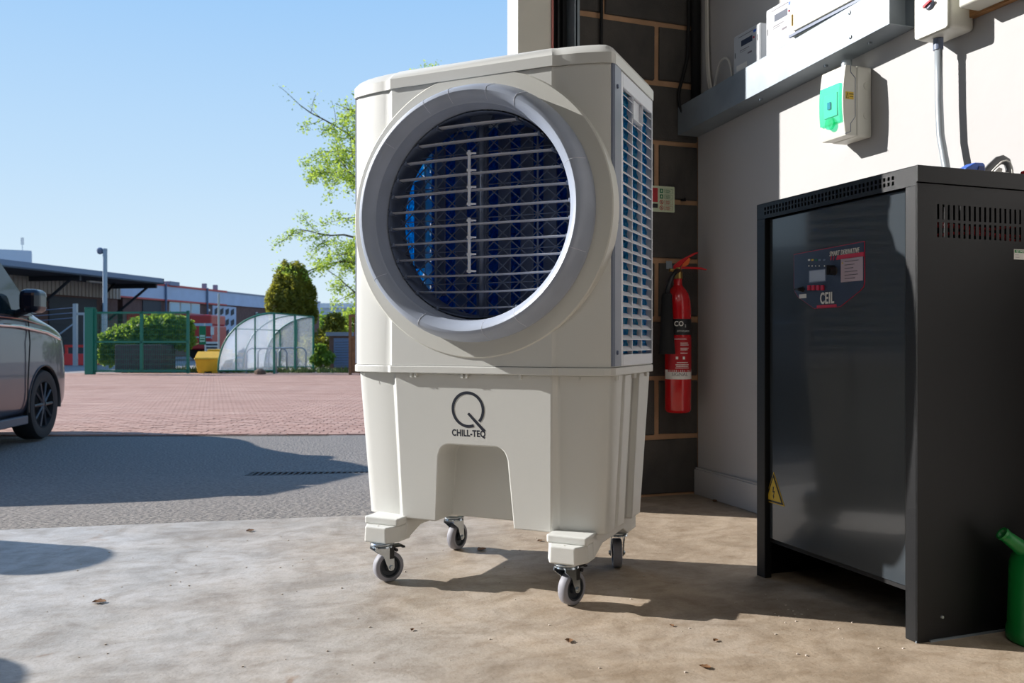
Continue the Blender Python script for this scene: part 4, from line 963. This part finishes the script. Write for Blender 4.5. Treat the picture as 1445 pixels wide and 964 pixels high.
# conifer: dense upswept sprays
co = thing('conifer', 'dense dark green conifer standing behind the cycle shelter', 'tree', W(-8.7, 33.5, Z0), -TH)
pts = []
for i in range(430):
    t = random.random(); z = .3+3.6*t; rad = 1.0*(min(1,t*3+.6))*(1 if t < .6 else math.sqrt(max(0,1-((t-.6)/.43)**2)))*.92; a = random.uniform(0,2*PI)
    lump = .80+.34*noise.noise(Vector((math.cos(a)*1.9, math.sin(a)*1.9, z*1.0)))
    c = Vector((math.cos(a)*rad*lump, math.sin(a)*rad*lump, z))
    for _ in range(120):
        q = rnd_dir()*random.random()**.4; pts.append(c+Vector((q.x*.15,q.y*.15,q.z*.30)))
leaf_cloud(pts, .055, M_lf2, 'foliage', co)
MB().tube([(0,0,0),(0,0,3)], [.16,.05], 8).build('trunk', M_bark, co); 
MB().lathe([(.0,.1),(.55,.5),(.72,1.2),(.72,2.4),(.45,3.3),(0,3.7)], (0,0,0), 'z', 14).build('inner_shade', mat('inner_shade_green',(26,32,18),.95), co)  # dark core: the shade inside the crown is put into its colour
def shrub(name, label, loc, blobs, m, nper, size, grp=None):
    o = thing(name, label, 'shrub', loc, -TH, grp); pts = []; st = MB()
    for (x,y,z,r) in blobs:
        for _ in range(nper):
            d = rnd_dir(); rr_ = r*(.66+.34*random.random())*(1+.5*noise.noise(Vector((x+d.x,y+d.y,z+d.z))*4.5)); pts.append(Vector((x,y,z))+Vector((d.x,d.y,d.z*.9))*rr_)
        st.tube([(x*.3,y*.3,0),(x*.7,y*.7,z*.6),(x,y,z)], [.03,.02,.008], 5)
    leaf_cloud([p for p in pts if p.z > .02], size, m, 'foliage', o); st.build('stem', M_bark, o); return o
shrub('laurel_hedge', 'large spreading green hedge spilling over a dark planter behind the green gate', W(-11.55, 27.4, Z0),
      [(-1.45,-.1,.85,.38),(-1.1,0,1.05,.42),(-.75,0,1.15,.45),(-.35,0,1.3,.5),(.1,0,1.4,.48),(.5,0,1.42,.46),(.85,0,1.4,.42),(.95,0,1.0,.35),(-1.5,0,.6,.32),(-.5,0,.95,.5),(.3,0,1.1,.5),(-1.5,.2,.6,.45)], M_lf3, 2300, .07)
shrub('pale_shrub', 'bright green leafy shrub behind the grey shed', W(-6.1, 34.5, Z0), [(-.6,0,1.5,.75),(.1,0,1.9,.8),(.7,0,1.4,.7),(-1.0,0,.9,.6),(0,0,1.0,.8)], M_lf1, 1500, .08)
shrub('verge_shrub', 'low shrub growing between the cycle shelter and the shed', W(-6.42, 28.9, Z0), [(-.2,0,.35,.25),(.1,0,.4,.28),(-.1,0,.7,.2)], M_lf3, 900, .06)
shrub('dark_shrub', 'dark shrub filling the gap beneath the conifer beside the shelter', W(-7.1, 32.4, Z0), [(-.5,0,.7,.65),(.2,0,1.1,.6),(.3,0,.5,.6),(.35,0,1.7,.4)], M_lf2, 1500, .06)
# planter
pb = thing('planter', 'dark brick planter box standing behind the green gate', 'planter', W(-11.32, 26.6, Z0), -TH)
MB().box(-.95,.5,-.35,.75,0,.86).build('box', mat('dark_brick_face',(70,66,72),.85,var=.35,vscale=9), pb, bevel=.02)
MB().box(-.88,.43,-.28,.68,.8,.87).build('soil', M_sandj, pb)
# ---------------------------------------------------------------- green gate
gt = thing('green_gate', 'green mesh security gate with a thick square post, in front of the hedge', 'gate', W(-12.28, 24.8, Z0), -TH)
M_g = M_gpaint
MB().box(-.14,.10,-.1,.1,0,1.93).box(-.15,.11,-.11,.11,1.93,1.95).build('post', M_g, gt, bevel=.01)
gw = 2.86
MB().box(.10,.17,-.03,.03,.06,1.9).build('hanging_stile', M_g, gt)
for x0,z0_,z1_ in ((gw-.04,.03,1.86),(1.47,.10,1.84)): MB().box(x0-.03,x0+.05,-.03,.03,z0_,z1_).build('stile', M_g, gt)
for z in (.10,.95,1.80): MB().box(.14,gw,-.03,.03,z-.03,z+.03).build('rail', M_g, gt)
wm = MB()
for i in range(int((gw-.14)/.055)): x = .16+i*.055; wm.box(x-.003,x+.003,-.006,0,.1,1.8)
wm.build('upright_wire', M_g, gt, kind='stuff')
wm = MB()
for i in range(12): z = .15+i*.145; wm.box(.14,gw,-.008,0,z-.003,z+.003)
wm.build('cross_wire', M_g, gt, kind='stuff')
# yellow grit bin
gbn = thing('grit_bin', 'yellow grit bin with a sloping lid beside the cycle shelter', 'bin', W(-9.25, 25.9, Z0), -TH+R(18))
MB().add([(-.30,-.25,.05),(.30,-.25,.05),(.30,.25,.05),(-.30,.25,.05),(-.37,-.32,.42),(.37,-.32,.42),(.37,.32,.42),(-.37,.32,.42)],[(3,2,1,0),(0,1,5,4),(1,2,6,5),(2,3,7,6),(3,0,4,7),(4,5,6,7)]).box(-.28,-.1,-.24,.24,0,.06).box(.1,.28,-.24,.24,0,.06).build('body', M_yel, gbn, bevel=.015)
MB().add([(-.40,-.35,.42),(.40,-.35,.42),(.40,.35,.42),(-.40,.35,.42),(-.38,-.33,.47),(.38,-.33,.47),(.30,.32,.66),(-.30,.32,.66)],[(3,2,1,0),(0,1,5,4),(1,2,6,5),(2,3,7,6),(3,0,4,7),(4,5,6,7)]).build('lid', M_yel, gbn, bevel=.012)
gb2 = thing('grit_bin', 'second yellow bin half hidden behind the cycle shelter', 'bin', W(-10.6, 30.9, Z0), -TH)
MB().box(-.36,.36,-.25,.25,0,.55).build('body', M_yel, gb2, bevel=.02); MB().box(-.38,.38,-.27,.27,.55,.68).build('lid', M_yel, gb2, bevel=.03)
br = thing('safety_barrier', 'low yellow impact rail on the ground beyond the green gate', 'barrier', W(-10.9, 30.2, Z0), -TH)
for z in (.22,.42): MB().box(-.1,1.5,-.05,.05,z,z+.13).build('rail', M_yel, br, bevel=.02)
for x in (0,.7,1.4): MB().box(x-.05,x+.05,.05,.12,0,.58).build('post', M_yel, br)
# ---------------------------------------------------------------- cycle shelter
sh = thing('cycle_shelter', 'curved clear sheeted cycle shelter with a green frame, beyond the brick paving', 'shelter', W(-7.05, 25.2, Z0), -TH)
ax = Vector((.09, .996, 0)); wx_ = Vector((-1, 0, 0)); LEN = 3.6; SW, SH = 1.66, 1.80
def SP(t, s, z): return wx_*t + ax*s + Vector((0,0,z))        # t: from the tall post towards the low back, s: along
def arcpt(k): a = R(90*k/12); return (SW*math.sin(a)*1.0 if False else SW*math.sin(a), SH*math.cos(a)**.9)
arc_ = [(SW*math.sin(R(90*k/14)), SH*math.cos(R(90*k/14))**.85+.0) for k in range(14)]+[(SW,.08)]
M_perspex = translucent_mat('perspex_base', (228,234,240), (235,242,250), .6, 5, 0); _n = M_perspex.node_tree
_o = [x for x in _n.nodes if x.type == 'OUTPUT_MATERIAL'][0]; _s0 = _o.inputs[0].links[0].from_socket; _t = _n.nodes.new('ShaderNodeBsdfTransparent'); _m = _n.nodes.new('ShaderNodeMixShader'); _m.inputs[0].default_value = .27
_n.links.new(_t.outputs[0], _m.inputs[1]); _n.links.new(_s0, _m.inputs[2]); _n.links.new(_m.outputs[0], _o.inputs[0])
for s_ in (0, LEN/2, LEN):
    MB().tube([SP(t, s_, z) for t, z in arc_], .028, 8).build('arch', M_g, sh, smooth=True)
    MB().tube([SP(0,s_,0), SP(0,s_,SH)], .036, 8).build('post', M_g, sh)
for t, z in (arc_[0], arc_[7], arc_[-1]): MB().tube([SP(t,0,z), SP(t,LEN,z)], .022, 6).build('purlin', M_g, sh)
for s_ in (0, LEN):
    MB().tube([SP(0,s_,.10), SP(SW,s_,.10)], .02, 6).build('sill_rail', M_g, sh)
    for tt in (SW*.34, SW*.68):
        zt_ = SH*math.cos(math.asin(tt/SW))**.85; MB().tube([SP(tt,s_,.1), SP(tt,s_,zt_)], .022, 6).build('mullion', M_g, sh)
    P = [SP(0,s_,.1)]+[SP(t,s_,z) for t,z in arc_]; b = MB(); n_ = len(P)
    off = ax*.006; b.add([p-off for p in P]+[p+off for p in P], [tuple(range(n_)), tuple(reversed(range(n_,2*n_)))]+[((i+1)%n_,i,i+n_,(i+1)%n_+n_) for i in range(n_)]); b.build('end_sheet', M_perspex, sh)
for q in range(2):
    b = MB(); s0, s1 = q*LEN/2+.02, (q+1)*LEN/2-.02
    for t, z in arc_: b.v += [SP(t,s0,z), SP(t,s1,z)]
    b.f = [(2*k,2*k+1,2*k+3,2*k+2) for k in range(len(arc_)-1)]; o = b.build('roof_sheet', M_perspex, sh, smooth=True)
    mq = o.modifiers.new('t','SOLIDIFY'); mq.thickness = .006
for k in range(4):
    s_ = .45+k*.9; hl = ('nearest the red paving','second from the red paving','third from the red paving','deepest inside')[k]
    rk = thing('cycle_hoop', 'galvanised cycle hoop in the curved shelter, '+hl, 'cycle rack', sh.location, -TH, 'cycle hoops in the shelter')
    MB().tube([SP(.10,s_,0),SP(.10,s_,.60),SP(.15,s_,.70),SP(.25,s_,.75),SP(.85,s_,.75),SP(.95,s_,.70),SP(1.0,s_,.60),SP(1.0,s_,0)], .024, 8).build('hoop', M_galv, rk, smooth=True)
    for t in (.10,1.0): MB().tube([SP(t,s_,0),SP(t,s_,.012)], .06, 10).build('foot_plate', M_galv, rk)
st_ = MB().lathe([(0,0),(.17,.01),(.16,.10),(.08,.16),(0,.17)], (0,0,0), 'z', 9).build('stone', mat('brown_stone',(104,84,68),.95,var=.4,vscale=9), smooth=False); st_.location = W(-7.35, 24.8, Z0); tag(st_, 'rough brown stone at the foot of the cycle shelter post', 'stone')
# ---------------------------------------------------------------- shed and timber post
sd = thing('bin_store', 'small brick store with grey louvred double doors beside the paving', 'shed', W(-6.35, 29.6, Z0), -TH)
MB().box(-.02,1.5,.04,1.6,0,1.15).build('wall', mat('shed_brick',(104,80,72),.9,var=.3,vscale=14), sd)
MB().box(-.12,1.6,-.06,1.7,1.15,1.28).build('roof', mat('shed_roof',(108,118,132),.6), sd, bevel=.01)
for x in (.14,.74):
    dr = MB().box(x,x+.56,.01,.04,.05,1.08).build('door', mat('shed_door',(88,104,130),.6), sd)
    for k in range(10): MB().add([(x+.05,-.012,.14+k*.09),(x+.51,-.012,.14+k*.09),(x+.51,.012,.19+k*.09),(x+.05,.012,.19+k*.09)],[(0,1,2,3)]).build('slat', MATS['shed_door'], dr)
tp = thing('timber_post_frame', 'weathered brown timber post frame next to the cooler edge', 'post', W(-4.62, 24.5, Z0), -TH)
MB().box(-.08,.0,-.04,.04,0,1.72).build('post', M_brown, tp); MB().box(.24,.32,-.04,.04,0,1.72).build('post', M_brown, tp)
for z in (1.02,1.66): MB().box(-.08,.32,-.03,.03,z,z+.08).build('rail', M_brown, tp)
for x in (.07,.15): MB().box(x,x+.03,-.02,.02,1.1,1.66).build('slat', M_brown, tp)
MB().box(0,.24,-.012,.012,.05,1.02).build('board', M_brown, tp)
# ---------------------------------------------------------------- CCTV mast, posts, barriers
cv = thing('camera_mast', 'tall pale grey mast carrying a security camera near the green gate', 'pole', W(-17.9, 37.4, Z0), -TH)
MB().tube([(0,0,0),(0,0,1.45)], .16, 14).tube([(0,0,1.45),(0,0,5.05)], .095, 14).tube([(0,0,0),(0,0,.25)], [.36,.17], 12).build('mast', mat('mast_paint',(150,166,180),.5), cv, smooth='auto')
MB().lathe([(0,-.14),(.1,-.1),(.14,0),(.13,.1),(.06,.16),(0,.16)], (-.22,0,4.93), 'z', 14).tube([(0,0,5.0),(-.22,0,5.05)], .03, 8).build('camera_dome', M_mgrey, cv, smooth='auto', fix=True)
pf = thing('fence_post_pair', 'galvanised fence posts with strands of wire beside the red barriers', 'fence', W(-17.2, 33.5, Z0), -TH)
for x in (0,.42): MB().box(x-.07,x+.07,-.07,.07,0,2.45 if x == 0 else 2.1).build('post', M_silver, pf)
MB().box(.0,.5,-.03,.03,2.0,2.1).box(1.05,1.2,-.05,.05,0,2.1).build('frame', M_silver, pf)
for z in (1.9,2.1,2.3): MB().tube([(0,0,z),(-1.6,.2,z-.12),(-3.4,.4,z+.03)], .014, 5).build('wire', M_mgrey, pf)
MB().tube([(0,0,1.7),(-1.1,0,.9)], .03, 6).build('brace', M_silver, pf)
def barrier(x, d, rz, lb_):
    o = thing('water_barrier', lb_, 'barrier', W(x, d, Z0), -TH+rz, 'red plastic barriers')
    MB().add([(-.75,-.22,0),(.75,-.22,0),(.75,.22,0),(-.75,.22,0),(-.75,-.1,.46),(.75,-.1,.46),(.75,.1,.46),(-.75,.1,.46)],[(3,2,1,0),(0,1,5,4),(1,2,6,5),(2,3,7,6),(3,0,4,7),(4,5,6,7)]).build('base', M_redp, o, bevel=.02)
    MB().box(-.75,.75,-.03,.03,.72,.82).box(-.72,-.62,-.03,.03,.44,.74).box(.62,.72,-.03,.03,.44,.74).box(-.3,-.2,-.03,.03,.44,.74).box(.2,.3,-.03,.03,.44,.74).build('top_rail', M_redp, o)
barrier(-17.6, 34.8, R(-6), 'red plastic road barrier showing between the van nose and the fence posts'); barrier(-16.55, 36.8, R(8), 'red plastic road barrier behind the paired fence posts'); barrier(-19.3, 34.2, R(4), 'red plastic road barrier mostly hidden by the van nose')
# ---------------------------------------------------------------- long warehouse and its canopy: local y runs away from us along the facade, x outward
FA = math.atan2(.2, .98)
fo = W(-22.8, 48.4, Z0)
def facade(name, label, cat): return thing(name, label, cat, fo, -TH-FA)
M_brick = mat('facade_brick', (112,84,78), .9, var=.3, vscale=5)
M_clad = mat('blue_white_cladding', (176,190,214), .5, var=.12, vscale=1.5)
M_beige = mat('beige_cladding', (168,156,146), .6)
M_dk = mat('dark_opening', (46,50,58), .6)
M_redl = mat('red_trim', (196,84,78), .6)
M_glz = mat('reflecting_glass', (150,180,196), .12)
wh = facade('warehouse', 'long brick warehouse with pale blue cladding and red trim beyond the gate', 'building')
MB().box(-14,0,1.0,28,0,3.55).build('brick_wall', M_brick, wh)
MB().box(-14,.12,.6,28,3.55,4.42).build('cladding', M_clad, wh)
MB().box(-14,.16,.6,12.2,4.42,4.55).build('red_roof_edge', M_redl, wh); MB().box(-14,.16,12.2,28,4.42,4.52).build('grey_roof_edge', M_mgrey, wh)
MB().box(.1,.14,.6,12.2,3.50,3.60).build('red_band', M_redl, wh)
for y0, y1, z0, z1, m in ((2.8,4.6,1.3,3.45,M_dk),(10.5,13.6,.0,3.45,M_clad),(21,24,0,3.4,M_dk)):
    MB().box(-.02,.06,y0,y1,z0,z1).build('opening', m, wh)
for y0, y1, z0, z1 in ((5.5,6.6,2.2,3.48),(6.7,7.8,2.2,3.48),(7.9,8.9,2.2,3.48)): 
    f_ = MB().box(-.02,.05,y0,y1,z0,z1).build('window_frame', M_label, wh); MB().box(.03,.07,y0+.06,y1-.06,z0+.06,z1-.06).build('pane', M_glz, f_)
zg = MB()
for i in range(4):
    for j in range(3):
        y = 10.7+i*.72; z = 1.3+j*.75; zg.add([(.10,y,z),(.10,y+.4,z+.15),(.10,y+.4,z+.55),(.10,y,z+.4)],[(0,1,2,3)])
zg.build('zigzag_marking', M_dk, wh, kind='stuff')
for y in (4.9, 9.6, 18.0): MB().tube([(.2,y,0),(.2,y,4.6)], .06, 8).build('downpipe', mat('pipe_blue',(80,100,130),.5), wh)
for y in (9.9, 16.5): MB().lathe([(0,0),(.09,.02),(.09,.12),(0,.14)], (.05,y,3.1), 'x', 10).build('wall_lamp', M_label, wh, fix=True)
for y in (10.2,11.6): MB().box(-.6,-.3,y,y+.15,4.5,4.95).build('vent_pipe', M_mgrey, wh)
MB().box(-1,.3,5.2,6.2,4.5,4.75).build('roof_unit', M_mgrey, wh)
lb = facade('loading_bay', 'brick loading bay under a deep steel canopy, behind the camera mast', 'building')
MB().box(-14,0,-40,.55,0,3.5).build('brick_wall', M_brick, lb)
MB().box(-14,.1,-40,.55,3.4,4.2).build('beige_cladding', M_beige, lb)
for k in range(60): MB().box(.1,.14,-16+k*.28,-15.9+k*.28,3.4,4.2).build('rib', M_beige, lb)
for y0, y1, z1 in ((-4.9,-1.3,3.3),(-12,-9.5,3.2),(-15.5,-13,3.2),(-8.8,-7.6,2.4)):
    d_ = MB().box(-.02,.05,y0,y1,0,z1).build('roller_door', M_dk, lb)
    for k in range(9): MB().box(.05,.08,y0,y1,z1-.28*k-.06,z1-.28*k).build('slat', M_dk, d_)
MB().box(-.5,3.2,-40,.2,4.18,4.26).build('canopy_soffit', mat('soffit',(60,62,66),.7), lb)
MB().box(3.0,3.2,-40,.2,4.20,4.50).build('canopy_edge', mat('canopy_edge',(108,124,146),.5), lb); MB().box(-13,3.1,-40,.15,4.46,4.52).build('canopy_roof', M_mgrey, lb); MB().box(-.5,3.2,.1,.2,4.2,4.5).build('canopy_end', MATS['canopy_edge'], lb)
for y in (-.2,-6.3,-13,-20): 
    MB().tube([(0,y,2.2),(2.7,y,4.2)], .07, 6).build('strut', M_dk, lb); MB().box(0,3.0,y-.06,y+.06,3.95,4.18).build('canopy_beam', M_dk, lb)
for y in (-3,-10): MB().box(1.2,1.4,y-.6,y+.6,4.08,4.16).build('strip_light', M_label, lb)
MB().tube([(.15,-.9,0),(.15,-.9,2.9),(.5,-1.1,3.7),(1.1,-1.2,4.15)], .07, 6).build('downpipe', M_blackm, lb)
for y, m in ((-6.6,M_label),(-5.9,M_sticker)): MB().box(.02,.08,y-.35,y+.35,.75,1.5 if m is M_label else 1.2).build('notice', m, lb)
# tower block far away
tw = thing('tower_block', 'distant pale office block with rooftop masts at the far left', 'building', W(-123.4, 205, Z0), -TH+R(29))
MB().box(-40,6.6,0,12,0,23.2).build('block', mat('pale_render',(176,190,206),.7), tw)
MB().box(-40,6.7,-.3,.1,18.6,19.2).box(-40,6.7,-.3,.1,15.0,15.6).build('floor_band', mat('band_grey',(130,150,172),.6), tw)
for k in range(12): MB().box(-9+k*1.3,-8.1+k*1.3,-.3,.0,16.6,18.0).build('pane', M_glz, tw)
for x, h_ in ((-3.5,4.4),(4.6,3.6),(-1.8,1.6)): MB().tube([(x,3,23),(x,3,23+h_)], .13, 6).box(x-.35,x+.35,2.8,3.2,23+h_*.5,23+h_).build('mast', M_label, tw)
fb = thing('distant_shed', 'faint pale warehouse roof showing above the shrubs by the cooler', 'building', W(-25, 110, Z0), -TH)
MB().box(-6,14,0,10,0,5.3).build('block', mat('faint_render',(168,184,200),.7), fb); MB().box(-6.2,14.2,-.3,10,5.3,5.9).build('roof', mat('faint_roof',(200,210,220),.6), fb)
hg = shrub('far_tree_line', 'low line of distant green bushes beyond the yard', W(-22, 92, Z0), [(i*2.2-4, random.uniform(-1,1), 1.5+random.random(), 2.2) for i in range(18)], M_lf3, 500, .3)
# red lorry
lo_ = thing('red_lorry', 'red lorry with a pale blue windscreen parked in front of the warehouse', 'lorry', W(-15.5, 44.2, Z0), -TH)
MB().box(-1.2,.0,-.3,2.0,.55,1.8).box(-1.2,-.05,-.25,2.0,1.8,2.35).build('cab', M_redl if False else mat('lorry_red',(176,46,44),.4), lo_, bevel=.08)
MB().add([(-1.0,-.31,1.15),(-.05,-.31,1.15),(-.15,-.20,1.85),(-.95,-.20,1.85)],[(0,1,2,3)]).box(-1.05,-.0,-.28,-.24,1.1,1.9).build('windscreen', M_glz, lo_)
MB().box(-4.6,-1.3,0.1,2.2,.6,2.45).build('body', MATS['lorry_red'], lo_, bevel=.05); MB().box(-4.6,-1.3,.05,.1,1.5,1.62).build('stripe', M_label, lo_)
MB().box(-.35,.35,-.36,-.30,.35,.95).build('grille', M_label, lo_)
for k in range(3): MB().box(-.32,.32,-.38,-.35,.42+k*.17,.50+k*.17).build('grille_slat', M_dk, lo_)
for x in (-4.0,-.9,-.1): MB().lathe([(0,-.15),(.36,-.15),(.40,-.08),(.40,.08),(0,.1)], (x,.1,.40), 'y', 18).build('wheel', M_blackm, lo_, fix=True)
MB().box(-.02,.14,-.42,-.38,1.3,1.7).build('mirror', M_label, lo_)
# green sign on a stake, far post
sn = thing('green_sign', 'white and green notice on a grey stake beside the grit bin', 'sign', W(-10.75, 29.6, Z0), -TH)
MB().tube([(.12,0,0),(.05,0,1.6)], .02, 6).build('stake', M_silver, sn)
MB().box(-.13,.10,-.03,-.01,.85,1.5).build('panel', M_greend, sn); MB().box(-.10,.07,-.04,-.03,.95,1.18).build('notice', mat('sign_light',(190,220,205),.6), sn)
MB().box(-.09,.06,-.05,-.04,1.0,1.05).box(-.09,.06,-.05,-.04,1.09,1.12).build('printed_line', M_greend, sn)
for (l, d, h, lab) in ((-11.9,34.5,2.9,'thin grey lamp column between the hedge and the shelter'),):
    o = thing('lamp_column', lab, 'pole', W(l,d,Z0), -TH); MB().tube([(0,0,0),(0,0,h)], .045, 8).build('shaft', M_silver, o)
gp = thing('green_fence_post', 'short green fence post standing left of the curved shelter', 'post', W(-8.9, 29.8, Z0), -TH); MB().box(-.05,.05,-.05,.05,0,1.95).build('shaft', M_g, gp)
# ---------------------------------------------------------------- grey van: local x forward, y left, origin under the front axle centre
hx = W(-.136, .99).normalized(); VW = .96
rim = W(-4.60, 8.36)
rn = W(.99, .136)   # towards the van's right-hand side
side = W(.99,.136).normalized()
VO = rim - side*VW; VO.z = Z0
vr = math.atan2(hx.y, hx.x)
van = thing('grey_van', 'metallic grey passenger van parked on the left, front wheel towards the paving', 'van', VO, vr)
M_van = mat('metallic_grey_paint', (62,62,73), .28, .35, coat=.6)
M_glass = mat('dark_tinted_glass', (22,34,38), .05)
st_x = [-3.95,-3.85,-3.2,-2.0,-.9,-.25,.15,.5,.75,.90,.97]
#            half width, sill z, belt z, roof half width, roof z
S_ = [(.70,.45,1.10,.55,1.45),(.90,.28,1.17,.72,1.74),(.96,.20,1.19,.78,1.83),(.97,.20,1.19,.79,1.87),(.97,.20,1.18,.77,1.82),(.97,.20,1.17,.73,1.52),(.97,.20,1.15,.70,1.28),(.95,.20,1.09,.66,1.19),(.90,.22,1.00,.60,1.08),(.76,.28,.86,.50,.93),(.58,.36,.70,.38,.75)]
b = MB(); rings = []
for x, (w, zs, zb, wr_, zr) in zip(st_x, S_):
    pr = [(0,zs),(w*.93,zs),(w,zs+.14),(w+.0,(zs+zb)/2),(w-.015,zb-.05),(w-.045,zb),(wr_+.06*(1 if zr>1.3 else .4),zr-.10*(1 if zr>1.3 else .3)),(wr_-.03,zr-.01),(0,zr+.02)]
    full = [(x,-yy,zz) for yy,zz in pr]+[(x,yy,zz) for yy,zz in pr[::-1][1:-1]]
    rings.append(full)
m_ = len(rings[0])
for r_ in rings: b.v += r_
b.f = [(i*m_+j, i*m_+(j+1)%m_, (i+1)*m_+(j+1)%m_, (i+1)*m_+j) for i in range(len(rings)-1) for j in range(m_)]+[tuple(range(m_)), tuple(reversed(range((len(rings)-1)*m_, len(rings)*m_)))]
body = b.build('body', M_van, van, fix=True)
sb = body.modifiers.new('s','SUBSURF'); sb.levels = 3; sb.render_levels = 3
bake(body)
cutters = [MB().lathe([(0,-1.2),(.385,-1.2),(.385,-.60),(0,-.60)], (x,0,.345), 'y', 40).build('cutter', None, van, fix=True) for x in (0,-3.1)]+[MB().lathe([(0,.60),(.385,.60),(.385,1.2),(0,1.2)], (x,0,.345), 'y', 40).build('cutter', None, van, fix=True) for x in (0,-3.1)]
bpy.context.view_layer.update()
carve(body, cutters)
for p in body.data.polygons: p.use_smooth = True
body.data.set_sharp_from_angle(angle=R(40))
body.data.materials.append(M_glass)
for p in body.data.polygons:
    c_ = p.center
    if -1.0 < c_.x < .1 and 1.29 < c_.z < 1.80-.0*c_.x and p.normal.z < .92: p.material_index = len(body.data.materials)-1
def wheel(x, y):
    s = 1 if y > 0 else -1
    w_ = MB().lathe([(.235,s*-.10),(.29,s*-.10),(.325,s*-.09),(.342,s*-.05),(.343,0),(.342,s*.07),(.325,s*.105),(.29,s*.11),(.235,s*.10)], (x,y,.343), 'y', 48).build('tyre', mat('tyre_rubber',(22,22,24),.75,bump=.002,bscale=40), van, smooth='auto')
    MB().lathe([(.235,s*-.10),(.235,s*.10),(.225,s*.102),(.215,s*.08),(.20,s*.03),(0,s*.02)], (x,y,.343), 'y', 40).build('rim', M_blackm, w_, smooth='auto')
    for k in range(10):
        a = 2*PI*k/10; ca, sa = math.cos(a), math.sin(a)
        MB().tube([(x+.03*ca,y+s*.085,.343+.03*sa),(x+.13*ca,y+s*.09,.343+.13*sa),(x+.22*ca,y+s*.085,.343+.22*sa)], [.022,.014,.017], 6).build('spoke', mat('dark_alloy',(58,60,66),.4,.3), w_)
    MB().lathe([(0,s*.10),(.03,s*.098),(.04,s*.085)], (x,y,.343), 'y', 20).build('hub_cap', MATS['dark_alloy'], w_)
for x in (0,-3.1):
    for y in (-VW+.10, VW-.10): wheel(x, y)
for x in (0,-3.1):
  for s in (-1,1): MB().lathe([(.372,s*.93),(.385,s*.93),(.388,s*.975),(.374,s*.975),(.372,s*.93)], (x,0,.345), 'y', 24, a0=R(-8), a1=R(188)).build('wheel_arch_trim', M_black, van, smooth=True)
def sidepanel(name, pts, m, d, par=van, th=.012):   # pts (x,z) draped on the right-hand side (y<0)
    return None
def ywin(z, x):                                    # body side surface between belt and roof
    t = min(1,max(0,(z-1.19)/.62)); return -(.925-(.925-.84)*t)
for s in (1,-1):
    for nm, P in (('front_window',[(-1.42,1.21),(-.20,1.20),(-.38,1.40),(-.72,1.66),(-.98,1.77),(-1.42,1.79)]),('rear_window',[(-2.75,1.22),(-1.52,1.21),(-1.52,1.79),(-2.75,1.79)]),('quarter_window',[(-3.7,1.23),(-2.85,1.22),(-2.85,1.79),(-3.55,1.76)])):
        b = MB(); n_ = len(P); o_ = [(x, s*ywin(z,x)*1.0-s*.012, z) for x,z in P]; i_ = [(x, s*ywin(z,x)+s*.03, z) for x,z in P]
        b.add(o_+i_, [tuple(range(n_)), tuple(reversed(range(n_,2*n_)))]+[((i+1)%n_,i,i+n_,(i+1)%n_+n_) for i in range(n_)]); b.build(nm, M_glass, van, fix=True)
MB().add([(-.12,-.66,1.46),(-.12,.66,1.46),(-.88,.62,1.88),(-.88,-.62,1.88)],[(0,1,2,3)]).build('windscreen', M_glass, van)
for s in (-1,1):
    MB().tube([(-3.6,s*.972,1.12),(-2.0,s*.978,1.12),(-.6,s*.978,1.10),(.05,s*.965,1.05),(.45,s*.93,.99),(.7,s*.86,.95)], .016, 8).build('chrome_strip', mat('chrome',(210,212,218),.12,1.0), van, smooth=True)
    MB().tube([(-1.45,s*.955,1.185),(-.5,s*.955,1.17),(.15,s*.925,1.11)], .008, 6).build('copper_strip', mat('copper_paint',(150,92,74),.3,.5), van, smooth=True)
    MB().tube([(-.42,s*.972,.24),(-.42,s*.982,.6),(-.38,s*.982,.95),(-.33,s*.945,1.18)], .006, 5).build('door_gap', M_blackm, van)
    MB().tube([(-1.47,s*.972,.26),(-1.47,s*.984,.9),(-1.47,s*.95,1.18)], .006, 5).build('door_gap', M_blackm, van)
    MB().box(-1.40,-1.18,s*.965,s*1.02,.90,.93).build('door_handle', M_van, van, bevel=.008)
    MB().box(-2.7,-.42,s*.93,s*.985,.19,.27).build('sill', mat('sill_grey',(78,80,88),.5), van, bevel=.01)
    mr = MB().box(-.68,-.44,s*.99,s*1.17,1.22,1.44).build('mirror_housing', mat('dark_gloss',(22,24,34),.1), van, bevel=.06, seg=4); MB().tube([(-.55,s*.90,1.20),(-.55,s*1.05,1.26)], .035, 8).build('mirror_arm', M_black, mr)
MB().box(.80,.99,-.5,.5,.30,.50).build('bumper_grille', M_blackm, van, bevel=.03)
for s in (-1,1): MB().box(.62,.86,s*.50,s*.80,.72,.80).build('headlamp', M_glz, van, bevel=.03)
